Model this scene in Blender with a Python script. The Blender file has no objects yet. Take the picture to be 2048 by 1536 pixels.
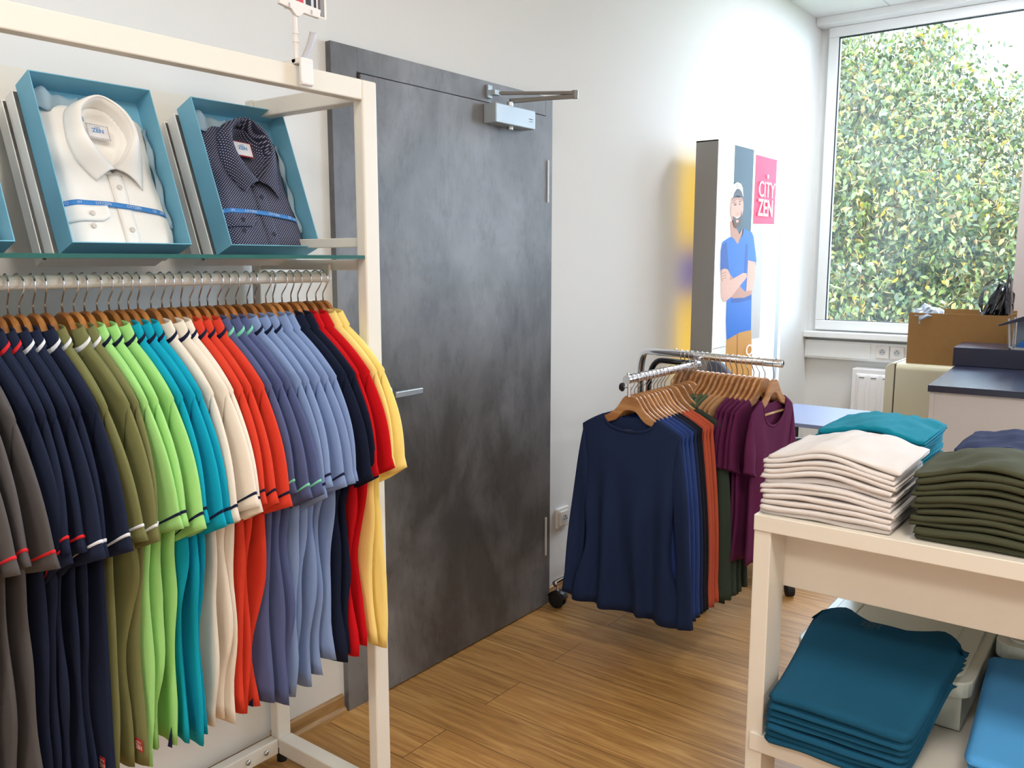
import bpy, bmesh, math, random
import numpy as np
from math import sin, cos, tan, atan, pi, radians, sqrt, exp
from mathutils import Vector, Matrix, noise

random.seed(7)
C = bpy.context.scene.collection
D = bpy.data

# ------------------------------------------------------------------ camera geometry
W0, H0 = 2048, 1536
FPX, HOR = 1720.0, 522.0
PIT = atan((768 - HOR) / FPX)
YAW = atan(1326 / (FPX * cos(PIT) + (768 - HOR) * sin(PIT)))
CAMZ = 1.42
_F = Vector((cos(YAW), sin(YAW), 0)); _R = Vector((sin(YAW), -cos(YAW), 0)); _Z = Vector((0, 0, 1))
def px(u, v, ax, val):
    """point of the plane axis=val seen at photo pixel (u, v)"""
    r = _R * ((u - 1024) / FPX) + (_F * cos(PIT) - _Z * sin(PIT)) + ((768 - v) / FPX) * (_F * sin(PIT) + _Z * cos(PIT))
    o = Vector((0, 0, CAMZ)); t = (val - o[ax]) / r[ax]
    return o + r * t

# ------------------------------------------------------------------ materials
def lin(c):
    return tuple(((x / 255) / 12.92 if x / 255 <= .04045 else ((x / 255 + .055) / 1.055) ** 2.4) for x in c)
_mats = {}
def mat(name, rgb, rough=.5, metal=0., spec=.5, bump=None, var=None, coat=0., emit=0., alpha=None, sheen=0., sub=None):
    if name in _mats: return _mats[name]
    m = D.materials.new(name); m.use_nodes = True; nt = m.node_tree; b = nt.nodes['Principled BSDF']
    col = lin(rgb) + (1,)
    b.inputs['Base Color'].default_value = col
    b.inputs['Roughness'].default_value = rough; b.inputs['Metallic'].default_value = metal
    b.inputs['Specular IOR Level'].default_value = spec
    b.inputs['Coat Weight'].default_value = coat
    b.inputs['Sheen Weight'].default_value = sheen
    if sheen: b.inputs['Sheen Roughness'].default_value = .5; b.inputs['Sheen Tint'].default_value = col
    if emit: b.inputs['Emission Color'].default_value = col; b.inputs['Emission Strength'].default_value = emit
    tc = nt.nodes.new('ShaderNodeTexCoord')
    if var:   # (scale, amount)
        n = nt.nodes.new('ShaderNodeTexNoise'); n.inputs['Scale'].default_value = var[0]; n.inputs['Detail'].default_value = 5
        nt.links.new(tc.outputs['Object'], n.inputs['Vector'])
        mx = nt.nodes.new('ShaderNodeMix'); mx.data_type = 'RGBA'
        mx.inputs['A'].default_value = tuple(x * (1 - var[1]) for x in col[:3]) + (1,)
        mx.inputs['B'].default_value = tuple(min(1, x * (1 + var[1])) for x in col[:3]) + (1,)
        nt.links.new(n.outputs['Fac'], mx.inputs['Factor']); nt.links.new(mx.outputs['Result'], b.inputs['Base Color'])
    if bump:  # (scale, strength)
        n = nt.nodes.new('ShaderNodeTexNoise'); n.inputs['Scale'].default_value = bump[0]; n.inputs['Detail'].default_value = 3
        nt.links.new(tc.outputs['Object'], n.inputs['Vector'])
        bp = nt.nodes.new('ShaderNodeBump'); bp.inputs['Strength'].default_value = bump[1]; bp.inputs['Distance'].default_value = .002
        nt.links.new(n.outputs['Fac'], bp.inputs['Height']); nt.links.new(bp.outputs['Normal'], b.inputs['Normal'])
    _mats[name] = m
    return m
def cloth(name, rgb): return mat('cloth_' + name, rgb, .9, spec=.2, bump=(900, .25), var=(14, .05), sheen=.25)

def node_mat(name):
    m = D.materials.new(name); m.use_nodes = True; _mats[name] = m
    return m, m.node_tree, m.node_tree.nodes['Principled BSDF']
def N(nt, t, **kw):
    n = nt.nodes.new(t)
    for k, v in kw.items(): setattr(n, k, v)
    return n
def L(nt, a, b): nt.links.new(a, b)

WALL = mat('wall_paint', (230, 231, 231), .75, spec=.2, bump=(220, .06))
PILL = mat('pillar_shaded', (188, 176, 174), .8, spec=.2, bump=(220, .06))  # backlit shade of the pillar is put into its base colour
WHITE_METAL = mat('white_powder_coat', (230, 225, 214), .45, bump=(700, .08))
LAMI = mat('white_laminate', (228, 221, 208), .42, bump=(160, .03))
PVC = mat('white_pvc', (240, 242, 243), .35)
PLASTIC = mat('white_plastic', (235, 231, 228), .35)
CHROME = mat('chrome', (232, 232, 236), .14, 1.)
STEEL = mat('brushed_steel', (200, 204, 208), .32, 1., bump=(400, .1))
HOOK = mat('hook_wire', (205, 205, 208), .18, 1.)
SILVER = mat('silver_housing', (178, 190, 198), .38, .35)
BLACKP = mat('black_plastic', (22, 22, 25), .4)
RUBBER = mat('black_rubber', (18, 18, 18), .7)
RADM = mat('radiator_enamel', (240, 238, 240), .3)
CARD = mat('cardboard', (150, 114, 70), .85, spec=.1, var=(30, .08), bump=(300, .1))
CREAM = mat('cream_enamel', (206, 199, 170), .35, var=(3, .03))
NAVYTOP = mat('dark_navy_laminate', (34, 38, 62), .22)
DESKSIDE = mat('beige_white_panel', (202, 197, 197), .5)
BOXBLUE = mat('box_blue_card', (120, 184, 210), .55, var=(40, .03))
BOXWHITE = mat('box_white_card', (246, 244, 240), .55)
FROST = mat('frosted_plastic', (222, 228, 216), .3, var=(6, .03))
TISSUE = mat('tissue_paper', (150, 175, 190), .6)

def wood_mat(name, a, b, scale=(1, 1, 1), rough=.38, coat=.15):
    m, nt, p = node_mat(name)
    tc = N(nt, 'ShaderNodeTexCoord'); mp = N(nt, 'ShaderNodeMapping'); mp.inputs['Scale'].default_value = scale
    L(nt, tc.outputs['Object'], mp.inputs['Vector'])
    oi = N(nt, 'ShaderNodeObjectInfo'); ad = N(nt, 'ShaderNodeVectorMath', operation='ADD')
    sc = N(nt, 'ShaderNodeVectorMath', operation='SCALE'); sc.inputs['Scale'].default_value = 9
    cmb = N(nt, 'ShaderNodeCombineXYZ'); L(nt, oi.outputs['Random'], cmb.inputs[0]); L(nt, oi.outputs['Random'], cmb.inputs[1])
    L(nt, cmb.outputs[0], sc.inputs[0]); L(nt, mp.outputs[0], ad.inputs[0]); L(nt, sc.outputs[0], ad.inputs[1])
    n = N(nt, 'ShaderNodeTexNoise'); n.inputs['Scale'].default_value = 6; n.inputs['Detail'].default_value = 6; n.inputs['Distortion'].default_value = .6
    L(nt, ad.outputs[0], n.inputs['Vector'])
    r = N(nt, 'ShaderNodeValToRGB'); r.color_ramp.elements[0].position = .3; r.color_ramp.elements[1].position = .7
    r.color_ramp.elements[0].color = lin(a) + (1,); r.color_ramp.elements[1].color = lin(b) + (1,)
    L(nt, n.outputs['Fac'], r.inputs['Fac'])
    hs = N(nt, 'ShaderNodeHueSaturation'); mr = N(nt, 'ShaderNodeMapRange'); mr.inputs['To Min'].default_value = .82; mr.inputs['To Max'].default_value = 1.15
    L(nt, oi.outputs['Random'], mr.inputs['Value']); L(nt, mr.outputs[0], hs.inputs['Value']); L(nt, r.outputs['Color'], hs.inputs['Color'])
    L(nt, hs.outputs[0], p.inputs['Base Color']); p.inputs['Roughness'].default_value = rough; p.inputs['Coat Weight'].default_value = coat
    return m
HWOOD = wood_mat('hanger_wood', (142, 84, 34), (186, 124, 62), (6, 1.2, 6))
HWOOD_PALE = wood_mat('pale_hanger_wood', (164, 108, 62), (206, 156, 106), (6, 1.2, 6))
SKIRTWOOD = wood_mat('skirting_wood', (160, 122, 76), (192, 152, 100), (1.5, 8, 8))

def floor_mat():
    m, nt, p = node_mat('oak_floor')
    tc = N(nt, 'ShaderNodeTexCoord')
    rot = N(nt, 'ShaderNodeMapping'); rot.inputs['Rotation'].default_value = (0, 0, radians(90)); rot.inputs['Location'].default_value = (.35, .07, 0)
    L(nt, tc.outputs['Object'], rot.inputs['Vector'])
    br = N(nt, 'ShaderNodeTexBrick'); br.offset = .37; br.offset_frequency = 2; br.squash = 1
    br.inputs['Color1'].default_value = (0, 0, 0, 1); br.inputs['Color2'].default_value = (1, 1, 1, 1); br.inputs['Mortar'].default_value = (.5, .5, .5, 1)
    br.inputs['Scale'].default_value = 1; br.inputs['Brick Width'].default_value = 1.3; br.inputs['Row Height'].default_value = .19
    br.inputs['Mortar Size'].default_value = .0012; br.inputs['Mortar Smooth'].default_value = 0; br.inputs['Bias'].default_value = 0
    L(nt, rot.outputs[0], br.inputs['Vector'])
    mp = N(nt, 'ShaderNodeMapping'); mp.inputs['Scale'].default_value = (1.5, 26, 1); L(nt, rot.outputs[0], mp.inputs['Vector'])
    sp = N(nt, 'ShaderNodeVectorMath', operation='SCALE'); sp.inputs['Scale'].default_value = 13; L(nt, br.outputs['Color'], sp.inputs[0])
    ad = N(nt, 'ShaderNodeVectorMath', operation='ADD'); L(nt, mp.outputs[0], ad.inputs[0]); L(nt, sp.outputs[0], ad.inputs[1])
    n = N(nt, 'ShaderNodeTexNoise'); n.inputs['Scale'].default_value = 1.6; n.inputs['Detail'].default_value = 9; n.inputs['Roughness'].default_value = .62; n.inputs['Distortion'].default_value = 1.3
    L(nt, ad.outputs[0], n.inputs['Vector'])
    r = N(nt, 'ShaderNodeValToRGB'); e = r.color_ramp.elements; e[0].position = .28; e[1].position = .74
    e[0].color = lin((146, 102, 54)) + (1,); e[1].color = lin((214, 168, 106)) + (1,)
    x = e.new(.5); x.color = lin((184, 136, 78)) + (1,)
    L(nt, n.outputs['Fac'], r.inputs['Fac'])
    hs = N(nt, 'ShaderNodeHueSaturation'); mr = N(nt, 'ShaderNodeMapRange'); mr.inputs['To Min'].default_value = .86; mr.inputs['To Max'].default_value = 1.08
    sx = N(nt, 'ShaderNodeSeparateColor'); L(nt, br.outputs['Color'], sx.inputs[0]); L(nt, sx.outputs[0], mr.inputs['Value'])
    L(nt, mr.outputs[0], hs.inputs['Value']); L(nt, r.outputs['Color'], hs.inputs['Color'])
    mx = N(nt, 'ShaderNodeMix', data_type='RGBA'); mx.inputs['B'].default_value = lin((96, 66, 36)) + (1,)
    L(nt, br.outputs['Fac'], mx.inputs['Factor']); L(nt, hs.outputs[0], mx.inputs['A']); L(nt, mx.outputs['Result'], p.inputs['Base Color'])
    p.inputs['Roughness'].default_value = .42; p.inputs['Specular IOR Level'].default_value = .45
    bp = N(nt, 'ShaderNodeBump'); bp.inputs['Strength'].default_value = .08; bp.inputs['Distance'].default_value = .002
    L(nt, n.outputs['Fac'], bp.inputs['Height']); L(nt, bp.outputs[0], p.inputs['Normal'])
    return m
def concrete_mat():
    m, nt, p = node_mat('concrete_grey_laminate')
    tc = N(nt, 'ShaderNodeTexCoord')
    n1 = N(nt, 'ShaderNodeTexNoise'); n1.inputs['Scale'].default_value = 2.2; n1.inputs['Detail'].default_value = 8; n1.inputs['Roughness'].default_value = .6; n1.inputs['Distortion'].default_value = .3
    mp = N(nt, 'ShaderNodeMapping'); mp.inputs['Scale'].default_value = (1.3, 1.3, .8)
    L(nt, tc.outputs['Object'], mp.inputs['Vector']); L(nt, mp.outputs[0], n1.inputs['Vector'])
    r = N(nt, 'ShaderNodeValToRGB'); e = r.color_ramp.elements; e[0].position = .36; e[1].position = .66
    e[0].color = lin((76, 74, 74)) + (1,); e[1].color = lin((126, 126, 130)) + (1,); L(nt, n1.outputs['Fac'], r.inputs['Fac'])
    n2 = N(nt, 'ShaderNodeTexNoise'); n2.inputs['Scale'].default_value = 11; n2.inputs['Detail'].default_value = 10; n2.inputs['Roughness'].default_value = .75
    mp2 = N(nt, 'ShaderNodeMapping'); mp2.inputs['Scale'].default_value = (2.2, 2.2, .9)
    L(nt, tc.outputs['Object'], mp2.inputs['Vector']); L(nt, mp2.outputs[0], n2.inputs['Vector'])
    r2 = N(nt, 'ShaderNodeValToRGB'); e = r2.color_ramp.elements; e[0].position = .34; e[1].position = .50
    e[0].color = (.66, .64, .62, 1); e[1].color = (1, 1, 1, 1); L(nt, n2.outputs['Fac'], r2.inputs['Fac'])
    mx = N(nt, 'ShaderNodeMix', data_type='RGBA', blend_type='MULTIPLY'); mx.inputs['Factor'].default_value = .8
    L(nt, r.outputs['Color'], mx.inputs['A']); L(nt, r2.outputs['Color'], mx.inputs['B']); L(nt, mx.outputs['Result'], p.inputs['Base Color'])
    p.inputs['Roughness'].default_value = .38; p.inputs['Specular IOR Level'].default_value = .6
    return m
FLOOR = floor_mat(); CONC = concrete_mat()
def ceil_mat():
    m, nt, p = node_mat('ceiling_tiles')
    tc = N(nt, 'ShaderNodeTexCoord'); br = N(nt, 'ShaderNodeTexBrick'); br.offset = 0
    mp = N(nt, 'ShaderNodeMapping'); mp.inputs['Location'].default_value = (.0, .26, 0); L(nt, tc.outputs['Object'], mp.inputs['Vector'])
    br.inputs['Scale'].default_value = 1; br.inputs['Brick Width'].default_value = .6; br.inputs['Row Height'].default_value = .6; br.inputs['Mortar Size'].default_value = .006
    br.inputs['Color1'].default_value = br.inputs['Color2'].default_value = lin((238, 240, 240)) + (1,); br.inputs['Mortar'].default_value = lin((205, 212, 214)) + (1,)
    L(nt, mp.outputs[0], br.inputs['Vector']); L(nt, br.outputs['Color'], p.inputs['Base Color']); p.inputs['Roughness'].default_value = .9
    return m
CEIL = ceil_mat()
def glass_mat(name, tint, refl=.25, rough=.0):
    m = D.materials.new(name); m.use_nodes = True; nt = m.node_tree; nt.nodes.remove(nt.nodes['Principled BSDF'])
    o = nt.nodes['Material Output']; t = N(nt, 'ShaderNodeBsdfTransparent'); t.inputs[0].default_value = tint + (1,)
    g = N(nt, 'ShaderNodeBsdfGlossy'); g.inputs['Roughness'].default_value = rough
    fr = N(nt, 'ShaderNodeFresnel'); fr.inputs['IOR'].default_value = 1.45
    mx = N(nt, 'ShaderNodeMixShader'); L(nt, fr.outputs[0], mx.inputs[0]); L(nt, t.outputs[0], mx.inputs[1]); L(nt, g.outputs[0], mx.inputs[2])
    L(nt, mx.outputs[0], o.inputs[0]); return m
WINGLASS = glass_mat('window_glass', (.97, .99, 1.))
def haze_veil(m, amount):  # translucent veil mixed into the glass to imitate glare haze
    nt = m.node_tree; o = nt.nodes['Material Output']; src = o.inputs[0].links[0].from_socket
    t = N(nt, 'ShaderNodeBsdfTranslucent'); t.inputs[0].default_value = (.85, .93, 1, 1)
    tc = N(nt, 'ShaderNodeTexCoord'); n = N(nt, 'ShaderNodeTexNoise'); n.inputs['Scale'].default_value = 1.6; n.inputs['Detail'].default_value = 4
    L(nt, tc.outputs['Object'], n.inputs['Vector']); mr = N(nt, 'ShaderNodeMapRange'); mr.inputs['From Min'].default_value = .35; mr.inputs['From Max'].default_value = .7
    mr.inputs['To Min'].default_value = amount * .3; mr.inputs['To Max'].default_value = amount * 1.6; L(nt, n.outputs['Fac'], mr.inputs['Value'])
    mx = N(nt, 'ShaderNodeMixShader'); L(nt, mr.outputs[0], mx.inputs[0]); L(nt, src, mx.inputs[1]); L(nt, t.outputs[0], mx.inputs[2]); L(nt, mx.outputs[0], o.inputs[0])
haze_veil(WINGLASS, .010)
SHELFGLASS = glass_mat('shelf_glass', (.80, .92, .90))
GLASSEDGE = mat('glass_edge_green', (22, 92, 88), .15, coat=.5)
CLEARBAG = glass_mat('clear_bag_film', (.85, .9, .92), rough=.15)

# ------------------------------------------------------------------ mesh helpers
def link(name, me, m=None, parent=None, smooth=False, mods=None, loc=None):
    o = D.objects.new(name, me); C.objects.link(o)
    if m is not None:
        for x in (m if isinstance(m, (list, tuple)) else [m]): me.materials.append(x)
    if smooth:
        for p in me.polygons: p.use_smooth = True
    if parent is not None: o.parent = parent
    if loc is not None: o.location = loc
    if mods:
        for k, v in mods:
            if k == 'bevel':
                b = o.modifiers.new('Bevel', 'BEVEL'); b.width = v; b.segments = 2; b.limit_method = 'ANGLE'
            if k == 'solid':
                b = o.modifiers.new('Solidify', 'SOLIDIFY'); b.thickness = v; b.offset = 0
            if k == 'sub':
                b = o.modifiers.new('Subdivision', 'SUBSURF'); b.levels = b.render_levels = v
    return o
def mesh(verts, faces, matidx=None):
    me = D.meshes.new('m'); me.from_pydata([tuple(v) for v in verts], [], faces)
    if matidx:
        for p, i in zip(me.polygons, matidx): p.material_index = i
    me.update(); return me
class MB:
    def __init__(s): s.v = []; s.f = []; s.mi = []; s.cur = 0
    def add(s, vs, fs):
        n = len(s.v); s.v += [tuple(v) for v in vs]; s.f += [tuple(i + n for i in f) for f in fs]; s.mi += [s.cur] * len(fs); return s
    def box(s, x0, x1, y0, y1, z0, z1, M=None):
        vs = [Vector((x, y, z)) for x in (x0, x1) for y in (y0, y1) for z in (z0, z1)]
        if M: vs = [M @ v for v in vs]
        return s.add(vs, [(0, 1, 3, 2), (4, 6, 7, 5), (0, 4, 5, 1), (2, 3, 7, 6), (0, 2, 6, 4), (1, 5, 7, 3)])
    def prism(s, poly, a0, a1, axis=0):
        """extrude 2D polygon along axis; poly coords are the other two axes in order"""
        def P(p, a):
            if axis == 0: return (a, p[0], p[1])
            if axis == 1: return (p[0], a, p[1])
            return (p[0], p[1], a)
        n = len(poly); vs = [P(p, a0) for p in poly] + [P(p, a1) for p in poly]
        fs = [tuple(range(n)), tuple(range(2 * n - 1, n - 1, -1))] + [(i, i + n, (i + 1) % n + n, (i + 1) % n) for i in range(n)]
        return s.add(vs, fs)
    def tube(s, pts, r, seg=8, cap=True):
        pts = [Vector(p) for p in pts]; n = len(pts); rr = r if isinstance(r, (list, tuple)) else [r] * n
        t0 = (pts[1] - pts[0]).normalized(); a = Vector((0, 0, 1)) if abs(t0.z) < .9 else Vector((1, 0, 0))
        nrm = t0.cross(a).normalized(); vs = []
        for i, p in enumerate(pts):
            t = ((pts[min(i + 1, n - 1)] - pts[max(i - 1, 0)])).normalized()
            nrm = (nrm - t * nrm.dot(t)).normalized(); b = t.cross(nrm)
            for k in range(seg):
                an = 2 * pi * k / seg; vs.append(p + (nrm * cos(an) + b * sin(an)) * rr[i])
        fs = [(i * seg + k, i * seg + (k + 1) % seg, (i + 1) * seg + (k + 1) % seg, (i + 1) * seg + k) for i in range(n - 1) for k in range(seg)]
        if cap: fs += [tuple(range(seg - 1, -1, -1)), tuple((n - 1) * seg + k for k in range(seg))]
        return s.add(vs, fs)
    def disc(s, c, nrm, r, h, seg=20):
        c = Vector(c); nrm = Vector(nrm).normalized(); return s.tube([c, c + nrm * h], r, seg)
    def lathe(s, prof, c=(0, 0, 0), seg=20):
        vs = []; n = len(prof)
        for (r, z) in prof:
            for k in range(seg): vs.append((c[0] + r * cos(2 * pi * k / seg), c[1] + r * sin(2 * pi * k / seg), c[2] + z))
        fs = [(i * seg + k, i * seg + (k + 1) % seg, (i + 1) * seg + (k + 1) % seg, (i + 1) * seg + k) for i in range(n - 1) for k in range(seg)]
        fs += [tuple(range(seg - 1, -1, -1)), tuple((n - 1) * seg + k for k in range(seg))]
        return s.add(vs, fs)
    def grid(s, fn, nu, nv):
        vs = [fn(i / nu, j / nv) for j in range(nv + 1) for i in range(nu + 1)]
        fs = [(j * (nu + 1) + i, j * (nu + 1) + i + 1, (j + 1) * (nu + 1) + i + 1, (j + 1) * (nu + 1) + i) for j in range(nv) for i in range(nu)]
        return s.add(vs, fs)
    def build(s, name, m, parent=None, smooth=False, bevel=0, solid=0, sub=0, loc=None):
        mods = []
        if solid: mods.append(('solid', solid))
        if bevel: mods.append(('bevel', bevel))
        if sub: mods.append(('sub', sub))
        me = mesh(s.v, s.f, s.mi)
        return link(name, me, m, parent, smooth, mods, loc)
def arcpts(c, r, a0, a1, n, plane='yz'):
    out = []
    for i in range(n + 1):
        a = a0 + (a1 - a0) * i / n
        if plane == 'yz': out.append(Vector((c[0], c[1] + r * cos(a), c[2] + r * sin(a))))
        elif plane == 'xz': out.append(Vector((c[0] + r * cos(a), c[1], c[2] + r * sin(a))))
        else: out.append(Vector((c[0] + r * cos(a), c[1] + r * sin(a), c[2])))
    return out
def tag(o, label=None, cat=None, group=None, kind=None):
    if label: o['label'] = label
    if cat: o['category'] = cat
    if group: o['group'] = group
    if kind: o['kind'] = kind
    return o
def thing(name, label, cat, loc=(0, 0, 0), rz=0, group=None, rot=None):
    o = D.objects.new(name, None); C.objects.link(o); o.location = loc; o.empty_display_size = .05
    o.rotation_euler = rot if rot else (0, 0, rz)
    return tag(o, label, cat, group)
def struct(name, mb, m, **kw): return tag(mb.build(name, m, **kw), kind='structure')
_tc = 0
def text_mesh(body, size, extrude=.0002, bold=0., spacing=1.):
    cu = D.curves.new('t', 'FONT'); cu.body = body; cu.size = size; cu.extrude = extrude; cu.offset = bold; cu.space_character = spacing
    cu.align_x = 'CENTER'; cu.align_y = 'CENTER'; cu.resolution_u = 4
    o = D.objects.new('t', cu); C.objects.link(o); bpy.context.view_layer.update()
    me = D.meshes.new_from_object(o.evaluated_get(bpy.context.evaluated_depsgraph_get()))
    D.objects.remove(o); D.curves.remove(cu); return me
def frame(origin, ux, uy):
    ux = Vector(ux).normalized(); uy = Vector(uy).normalized(); uz = ux.cross(uy).normalized()
    M = Matrix.Identity(4)
    for i, a in enumerate((ux, uy, uz)):
        for k in range(3): M[k][i] = a[k]
    for k in range(3): M[k][3] = origin[k]
    return M
def add_text(name, body, size, M, m, parent, bold=0., spacing=1., sx=1.):
    me = text_mesh(body, size, bold=bold, spacing=spacing); me.transform(M @ Matrix.Diagonal((sx, 1, 1, 1))); me.materials.clear()
    return link(name, me, m, parent)
def sstep(a, b, x):
    t = max(0., min(1., (x - a) / (b - a))); return t * t * (3 - 2 * t)

# ------------------------------------------------------------------ room shell
WY = 1.99; XW = 6.0; ZC = 2.985
struct('floor', MB().box(-3, XW + .06, -4, WY + .2, -.1, 0), FLOOR)
struct('ceiling', MB().box(-3, XW + .06, -4, WY + .2, ZC, ZC + .15), CEIL)
struct('wall_left', MB().box(-3, XW + .06, WY, WY + .2, -.1, ZC + .1), WALL)
struct('wall_right', MB().box(-3, XW + .06, -4.2, -4, -.1, ZC + .1), WALL)
struct('wall_back', MB().box(-3.2, -3, -4.2, WY + .2, -.1, ZC + .1), WALL)
wb = MB()
WIN = [(.30, 1.935, .955, 2.935), (-3.4, -.7, .955, 2.935)]  # second window is unseen, added and widened for its daylight
wb.box(XW, XW + .06, -4, WY, -.1, .955); wb.box(XW, XW + .06, -4, WY, 2.935, ZC + .1)
for y0, y1 in ((1.935, WY), (-.7, .30), (-4, -3.4)): wb.box(XW, XW + .06, y0, y1, .955, 2.935)
struct('wall_far', wb, WALL)
gasket = mat('window_gasket', (40, 52, 62), .5)
for wi, (y0, y1, z0, z1) in enumerate(WIN):
    f = MB(); xf = XW - .03; t = .065
    f.box(xf, xf + .07, y0, y1, z0, z0 + t); f.box(xf, xf + .07, y0, y1, z1 - t, z1)
    f.box(xf, xf + .07, y1 - t, y1, z0 + t, z1 - t); f.box(xf, xf + .07, y0, y0 + t, z0 + t, z1 - t)
    fo = struct('window_%d' % (wi + 1), f, PVC, bevel=.006)
    g = MB(); k = .008
    g.box(xf + .012, xf + .03, y0 + t, y1 - t, z1 - t - k, z1 - t); g.box(xf + .012, xf + .03, y1 - t - k, y1 - t, z0 + t, z1 - t - k)
    g.box(xf + .012, xf + .03, y0 + t, y0 + t + k, z0 + t, z1 - t - k); g.box(xf + .012, xf + .03, y0 + t + k, y1 - t - k, z0 + t, z0 + t + k * .5)
    g.build('gasket', gasket, fo)
    MB().box(xf + .02, xf + .026, y0 + t, y1 - t, z0 + t, z1 - t).build('pane', WINGLASS, fo)
struct('trim_1', MB().box(XW - .13, XW, -.2, WY, ZC - .05, ZC), PVC, bevel=.004)
struct('wall_pillar', MB().box(5.80, XW - .035, -.35, px(2030, 520, 0, 5.8)[1], 0, ZC), PILL)
# window board and cable trunking with sockets
yb0 = .86
struct('trim_2', MB().box(XW - .10, XW, yb0, WY, .905, .945), PVC, bevel=.005)
tr = thing('cable_trunking', 'white plastic cable trunking with two sockets under the window', 'cable trunking', (XW, 1.2, .83))
def rel(o, mb):
    l = o.location; mb.v = [(v[0] - l[0], v[1] - l[1], v[2] - l[2]) for v in mb.v]; return mb
b = MB(); b.box(XW - .055, XW, yb0, WY, .76, .885); rel(tr, b).build('channel', PVC, tr, bevel=.004)
b = MB(); b.box(XW - .060, XW - .054, 1.55, WY - .005, .772, .875); rel(tr, b).build('cover', PVC, tr, bevel=.003)
for yc in (1.475, 1.385):
    s = MB(); s.box(XW - .066, XW - .055, yc - .042, yc + .042, .785, .868); so = rel(tr, s).build('socket', PLASTIC, tr, bevel=.004)
    s = MB(); s.disc((XW - .0665, yc, .828), (-1, 0, 0), .021, .0012); rel(tr, s).build('socket_well', mat('socket_grey', (196, 200, 202), .5), so)
    s = MB()
    for dy, dz in ((-.009, 0), (.009, 0), (0, .012)): s.disc((XW - .068, yc + dy, .828 + dz), (-1, 0, 0), .0032, .001, 8)
    rel(tr, s).build('socket_holes', BLACKP, so)
# radiator
rd = thing('radiator', 'white ribbed panel radiator below the window trunking', 'radiator', (XW - .10, 1.2, 0))
b = MB(); y1 = 1.645
b.box(XW - .115, XW - .02, .9, y1, .14, .715)
rel(rd, b).build('core', RADM, rd, bevel=.006)
b = MB(); b.tube([(XW - .07, 1.60, 0), (XW - .07, 1.60, .15)], .009, 10); b.tube([(XW - .05, 1.55, 0), (XW - .05, 1.55, .15)], .009, 10); rel(rd, b).build('pipe', RADM, rd)
def radf(u, v):
    y = y1 - .03 - u * (y1 - .96); ph = (u * (y1 - .96)) % .075 / .075
    d = .010 * (sstep(.1, .3, ph) - sstep(.7, .9, ph)) * sstep(0, .06, v) * sstep(1, .94, v)
    return (XW - .118 - d, y, .155 + v * .53)
b = MB(); b.grid(radf, 160, 30); rel(rd, b).build('front_panel', RADM, rd, smooth=True, solid=.002)
b = MB()
for i in range(8): b.box(XW - .1325, XW - .131, y1 - .03 - .0375 - i * .075 - .017, y1 - .03 - .0375 - i * .075 + .017, .655, .662)
rel(rd, b).build('slots', mat('slot_grey', (120, 122, 130), .6), rd)
# baseboards
def skirting(x0, x1):
    b = MB(); b.prism([(WY, 0), (WY - .024, 0), (WY - .022, .012), (WY - .012, .02), (WY - .010, .052), (WY - .004, .058), (WY, .058)], x0, x1, 0); return b
struct('baseboard_left', skirting(-3, 1.715), SKIRTWOOD)
struct('baseboard_far', skirting(2.845, XW), SKIRTWOOD)

# ------------------------------------------------------------------ door
Yd = WY
b = MB()
fx0, fx1, fz = 1.724, 2.838, 2.043
b.box(fx0, 1.825, Yd - .022, Yd, 0, fz); b.box(2.792, fx1, Yd - .022, Yd, 0, fz); b.box(1.825, 2.792, Yd - .022, Yd, 1.972, fz)
dr = struct('door_1', b, CONC, bevel=.0012)
MB().box(1.829, 2.790, Yd - .030, Yd - .002, .006, 1.968).build('leaf', CONC, dr, bevel=.001)
dark = mat('door_gap_shade', (34, 30, 28), .8)  # shade of the gap beside the leaf, put in as dark strips
g = MB(); g.box(1.8255, 1.8285, Yd - .0235, Yd - .001, .005, 1.971); g.box(1.823, 1.8265, Yd - .0228, Yd - .018, 0, 1.974)
g.build('door_gap_strip', dark, dr)
h = MB(); hz = 1.003
h.disc((1.905, Yd - .030, hz), (0, -1, 0), .026, .008, 24)
h.tube([(1.905, Yd - .036, hz), (1.905, Yd - .075, hz)], .009, 12)
h.box(1.897, 2.020, Yd - .086, Yd - .068, hz - .010, hz + .010)
h.build('door_handle', STEEL, dr, bevel=.003)
h = MB(); h.disc((1.905, Yd - .030, hz - .09), (0, -1, 0), .024, .008, 24); h.box(1.899, 1.911, Yd - .045, Yd - .036, hz - .105, hz - .075); h.build('door_lock', STEEL, dr)
for z0 in (1.645, .219):
    h = MB(); h.tube([(2.796, Yd - .031, z0), (2.796, Yd - .031, z0 + .16)], .0042, 12); h.box(2.793, 2.799, Yd - .031, Yd - .020, z0 + .005, z0 + .155)
    h.build('hinge', mat('hinge_steel', (214, 216, 218), .3, .25), dr)
cl = MB(); cl.box(2.405, 2.638, Yd - .085, Yd - .030, 1.896, 1.962)
co = cl.build('door_closer', SILVER, dr, bevel=.003)
c2 = MB(); c2.box(2.598, 2.622, Yd - .0856, Yd - .085, 1.928, 1.931); c2.box(2.600, 2.622, Yd - .0856, Yd - .085, 1.920, 1.922); c2.build('closer_mark', mat('mark_grey', (120, 126, 130), .6), co)
c2 = MB(); c2.disc((2.52, Yd - .058, 1.885), (0, 0, 1), .011, .011, 14); c2.disc((2.52, Yd - .058, 1.962), (0, 0, 1), .011, .018, 14); c2.build('closer_spindle', STEEL, co)
c2 = MB(); el = px(1150, 189, 1, Yd - .20)
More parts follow.
